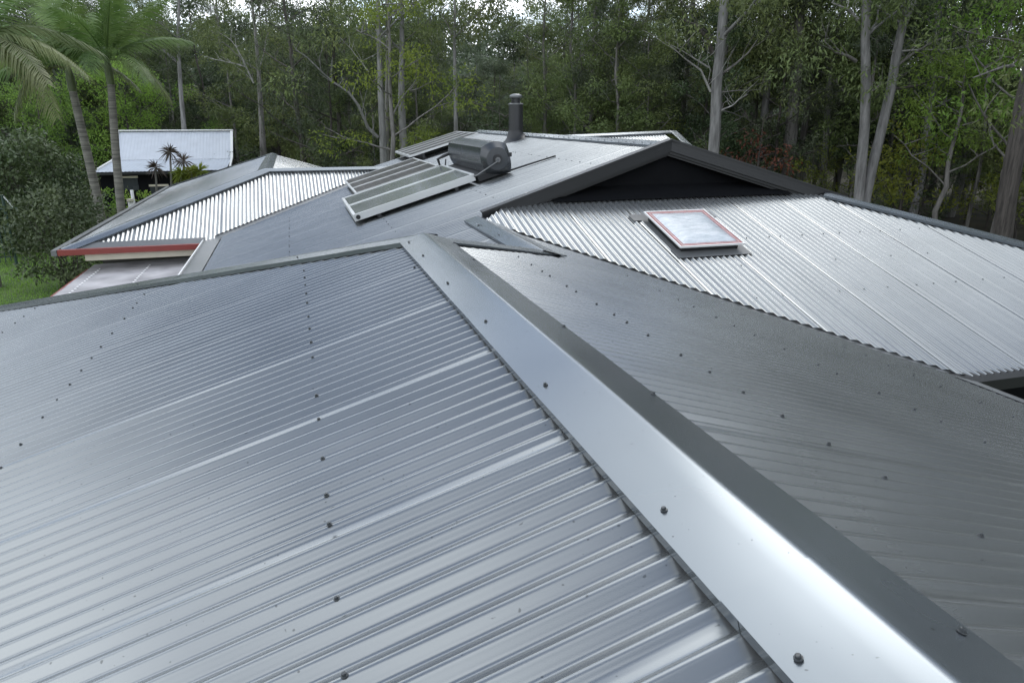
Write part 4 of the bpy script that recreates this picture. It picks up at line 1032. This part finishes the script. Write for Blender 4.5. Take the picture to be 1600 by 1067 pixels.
m = MB(); m.abox(e0.x+.12, xb-.3, 41.9, 46, 0, ze-.12); m.build('wall', M['charwall'], t)
m = MB(); m.prism([(xb-.05, 42.2, 0), (xb-.05, 49.4, 0), (xb-.05, 49.4, zk-.55), (xb-.05, 46, zr-.08), (xb-.05, 43.9, zk-.1), (xb-.05, 42.2, ze-.1)], (-.1, 0, 0)); m.build('gable_wall', M['charwall'], t)
m = MB(); m.abox(xa+.1, xb-.3, 46, 49.3, 0, zk-.6); m.build('wall', M['charwall'], t)
for (pxa, pxb, pya, pyb) in ((190, 214, 275, 298), (236, 262, 288, 305)):
    a, b = at(pxa, pyb, 41.86), at(pxb, pya, 41.86); m = MB(); m.abox(a.x, b.x, 41.87, 41.91, a.z, b.z); w_ = m.build('window', M['tank'], t)
    m = MB(); m.abox(a.x-.03, b.x+.03, 41.84, 41.88, b.z-.10, b.z); m.build('frame', M['cream'], w_)
# white standpipes by the shed
a, b = at(209, 318, 37), at(210, 297, 37)
m = MB(); m.tube([(a.x, 37, 0), (a.x, 37, b.z)], .07, 12); o = m.build('garden_pipe', M['white'], None, True); tag(o, 'short white pipe standing beside the flowering bush by the shed', 'pipe')
b = at(203, 311, 35); t = thing('garden_post', (b.x, 35, 0), 'stubby white post with a cap near the palm trunk', 'post')
m = MB(); m.tube([(b.x, 35, 0), (b.x, 35, b.z-.1)], .11, 12); m.build('post', M['white'], t, True); m = MB(); m.tube([(b.x, 35, b.z-.1), (b.x, 35, b.z)], [.15, .13], 12); m.build('cap', M['cream'], t)
# power pole and wires
pp = at(318, 158, 62); t = thing('power_pole', (pp.x, 62, 0), 'slim power pole carrying wires above the shed', 'power pole')
m = MB(); m.tube([(pp.x, 62, -.1), (pp.x, 62, pp.z+.3)], [.14, .10], 8); m.build('pole', BM['grey'], t); m = MB(); m.bar((pp.x-.8, 62, pp.z), (pp.x+.8, 62, pp.z), .1, .1); m.build('crossarm', BM['grey'], t)
for i, (pyl, pyr, wd) in enumerate(((142, 152, 'uppermost'), (150, 159, 'middle'), (156, 167, 'lowest'))):
    a, b = at(120, pyl-10, 66), Vector((pp.x, 62, at(318, pyr, 62).z)); m = MB()
    m.tube([a.lerp(b, k/8)-Vector((0, 0, .5*math.sin(math.pi*k/8))) for k in range(9)], .022, 5); o = m.build('power_wire', BM['dead'], None); tag(o, f'{wd} of three power wires running left from the slim pole', 'wire')
# green frame and fence at the left edge
M['green'] = plain('dark_green_metal', (.02, .045, .035), .5)
a = at(3, 305, 29); t = thing('clothesline', (a.x, 29, 0), 'dark green metal clothesline frame at the left edge of the lawn', 'clothesline')
m = MB(); m.tube([(a.x, 29, 0), (a.x, 29, a.z)], .05, 8); m.build('post', M['green'], t)
b = at(22, 326, 29); m = MB(); m.tube([(a.x, 29, a.z), (b.x, 29, b.z)], .025, 6); m.build('strut', M['alu'], t)
m = MB(); m.tube([(a.x-1.5, 29, b.z), (b.x+.2, 29, b.z)], .035, 6); m.build('arm', M['green'], t)
f0 = at(12, 400, 29.5); t = thing('garden_fence', (f0.x-1, 29.5, 0), 'thin dark picket fence along the back of the lawn', 'fence')
for k in range(14):
    x = f0.x+.25-.17*k; m = MB(); m.bar((x, 29.5, 0), (x, 29.5, 1.35), .03, .02, (0, 1, 0)); m.build('picket', M['green'], t)
for z in (.2, 1.2): m = MB(); m.bar((f0.x+.3, 29.53, z), (f0.x-2.3, 29.53, z), .03, .04); m.build('rail', M['green'], t)

# ------------------------------------------------------------------ uncountable greenery
rng = np.random.default_rng(9)
N = 26000; gx = rng.uniform(-15, -5, N); gy = rng.uniform(17, 33, N); D = rng.normal(size=(N, 3))*.45; D[:, 2] = 1
V = leaf_quads(np.stack([gx, gy, np.zeros(N)], 1), D, rng.uniform(.05, .13, N), .022)
tag(obj('lawn_grass', V, quads(N), LM['bright']), 'mown green lawn grass left of the house', 'grass', kind='stuff')
# far forest on the rising hill
N = 5200; C = []; R = []
for _ in range(N):
    b = math.radians(rng.uniform(-34, 58)); r = rng.uniform(72, 150); x, y = r*math.sin(b), r*math.cos(b); g0 = min(ground_z(x, y), 11 + 2.5*math.sin(x*.021+1)+1.5*math.sin(x*.05)) if y > 62 else 0
    C.append((x, y, g0+rng.uniform(.5, 11)*rng.uniform(.5, 1))); R.append(rng.uniform(1.2, 2.8))
V, k = clump_leaves(C, R, 9, .75, .34, .2); tag(obj('hillside_forest', V, quads(k), LM['grey']), 'distant bush covering the hill behind the forest', 'forest', kind='stuff')
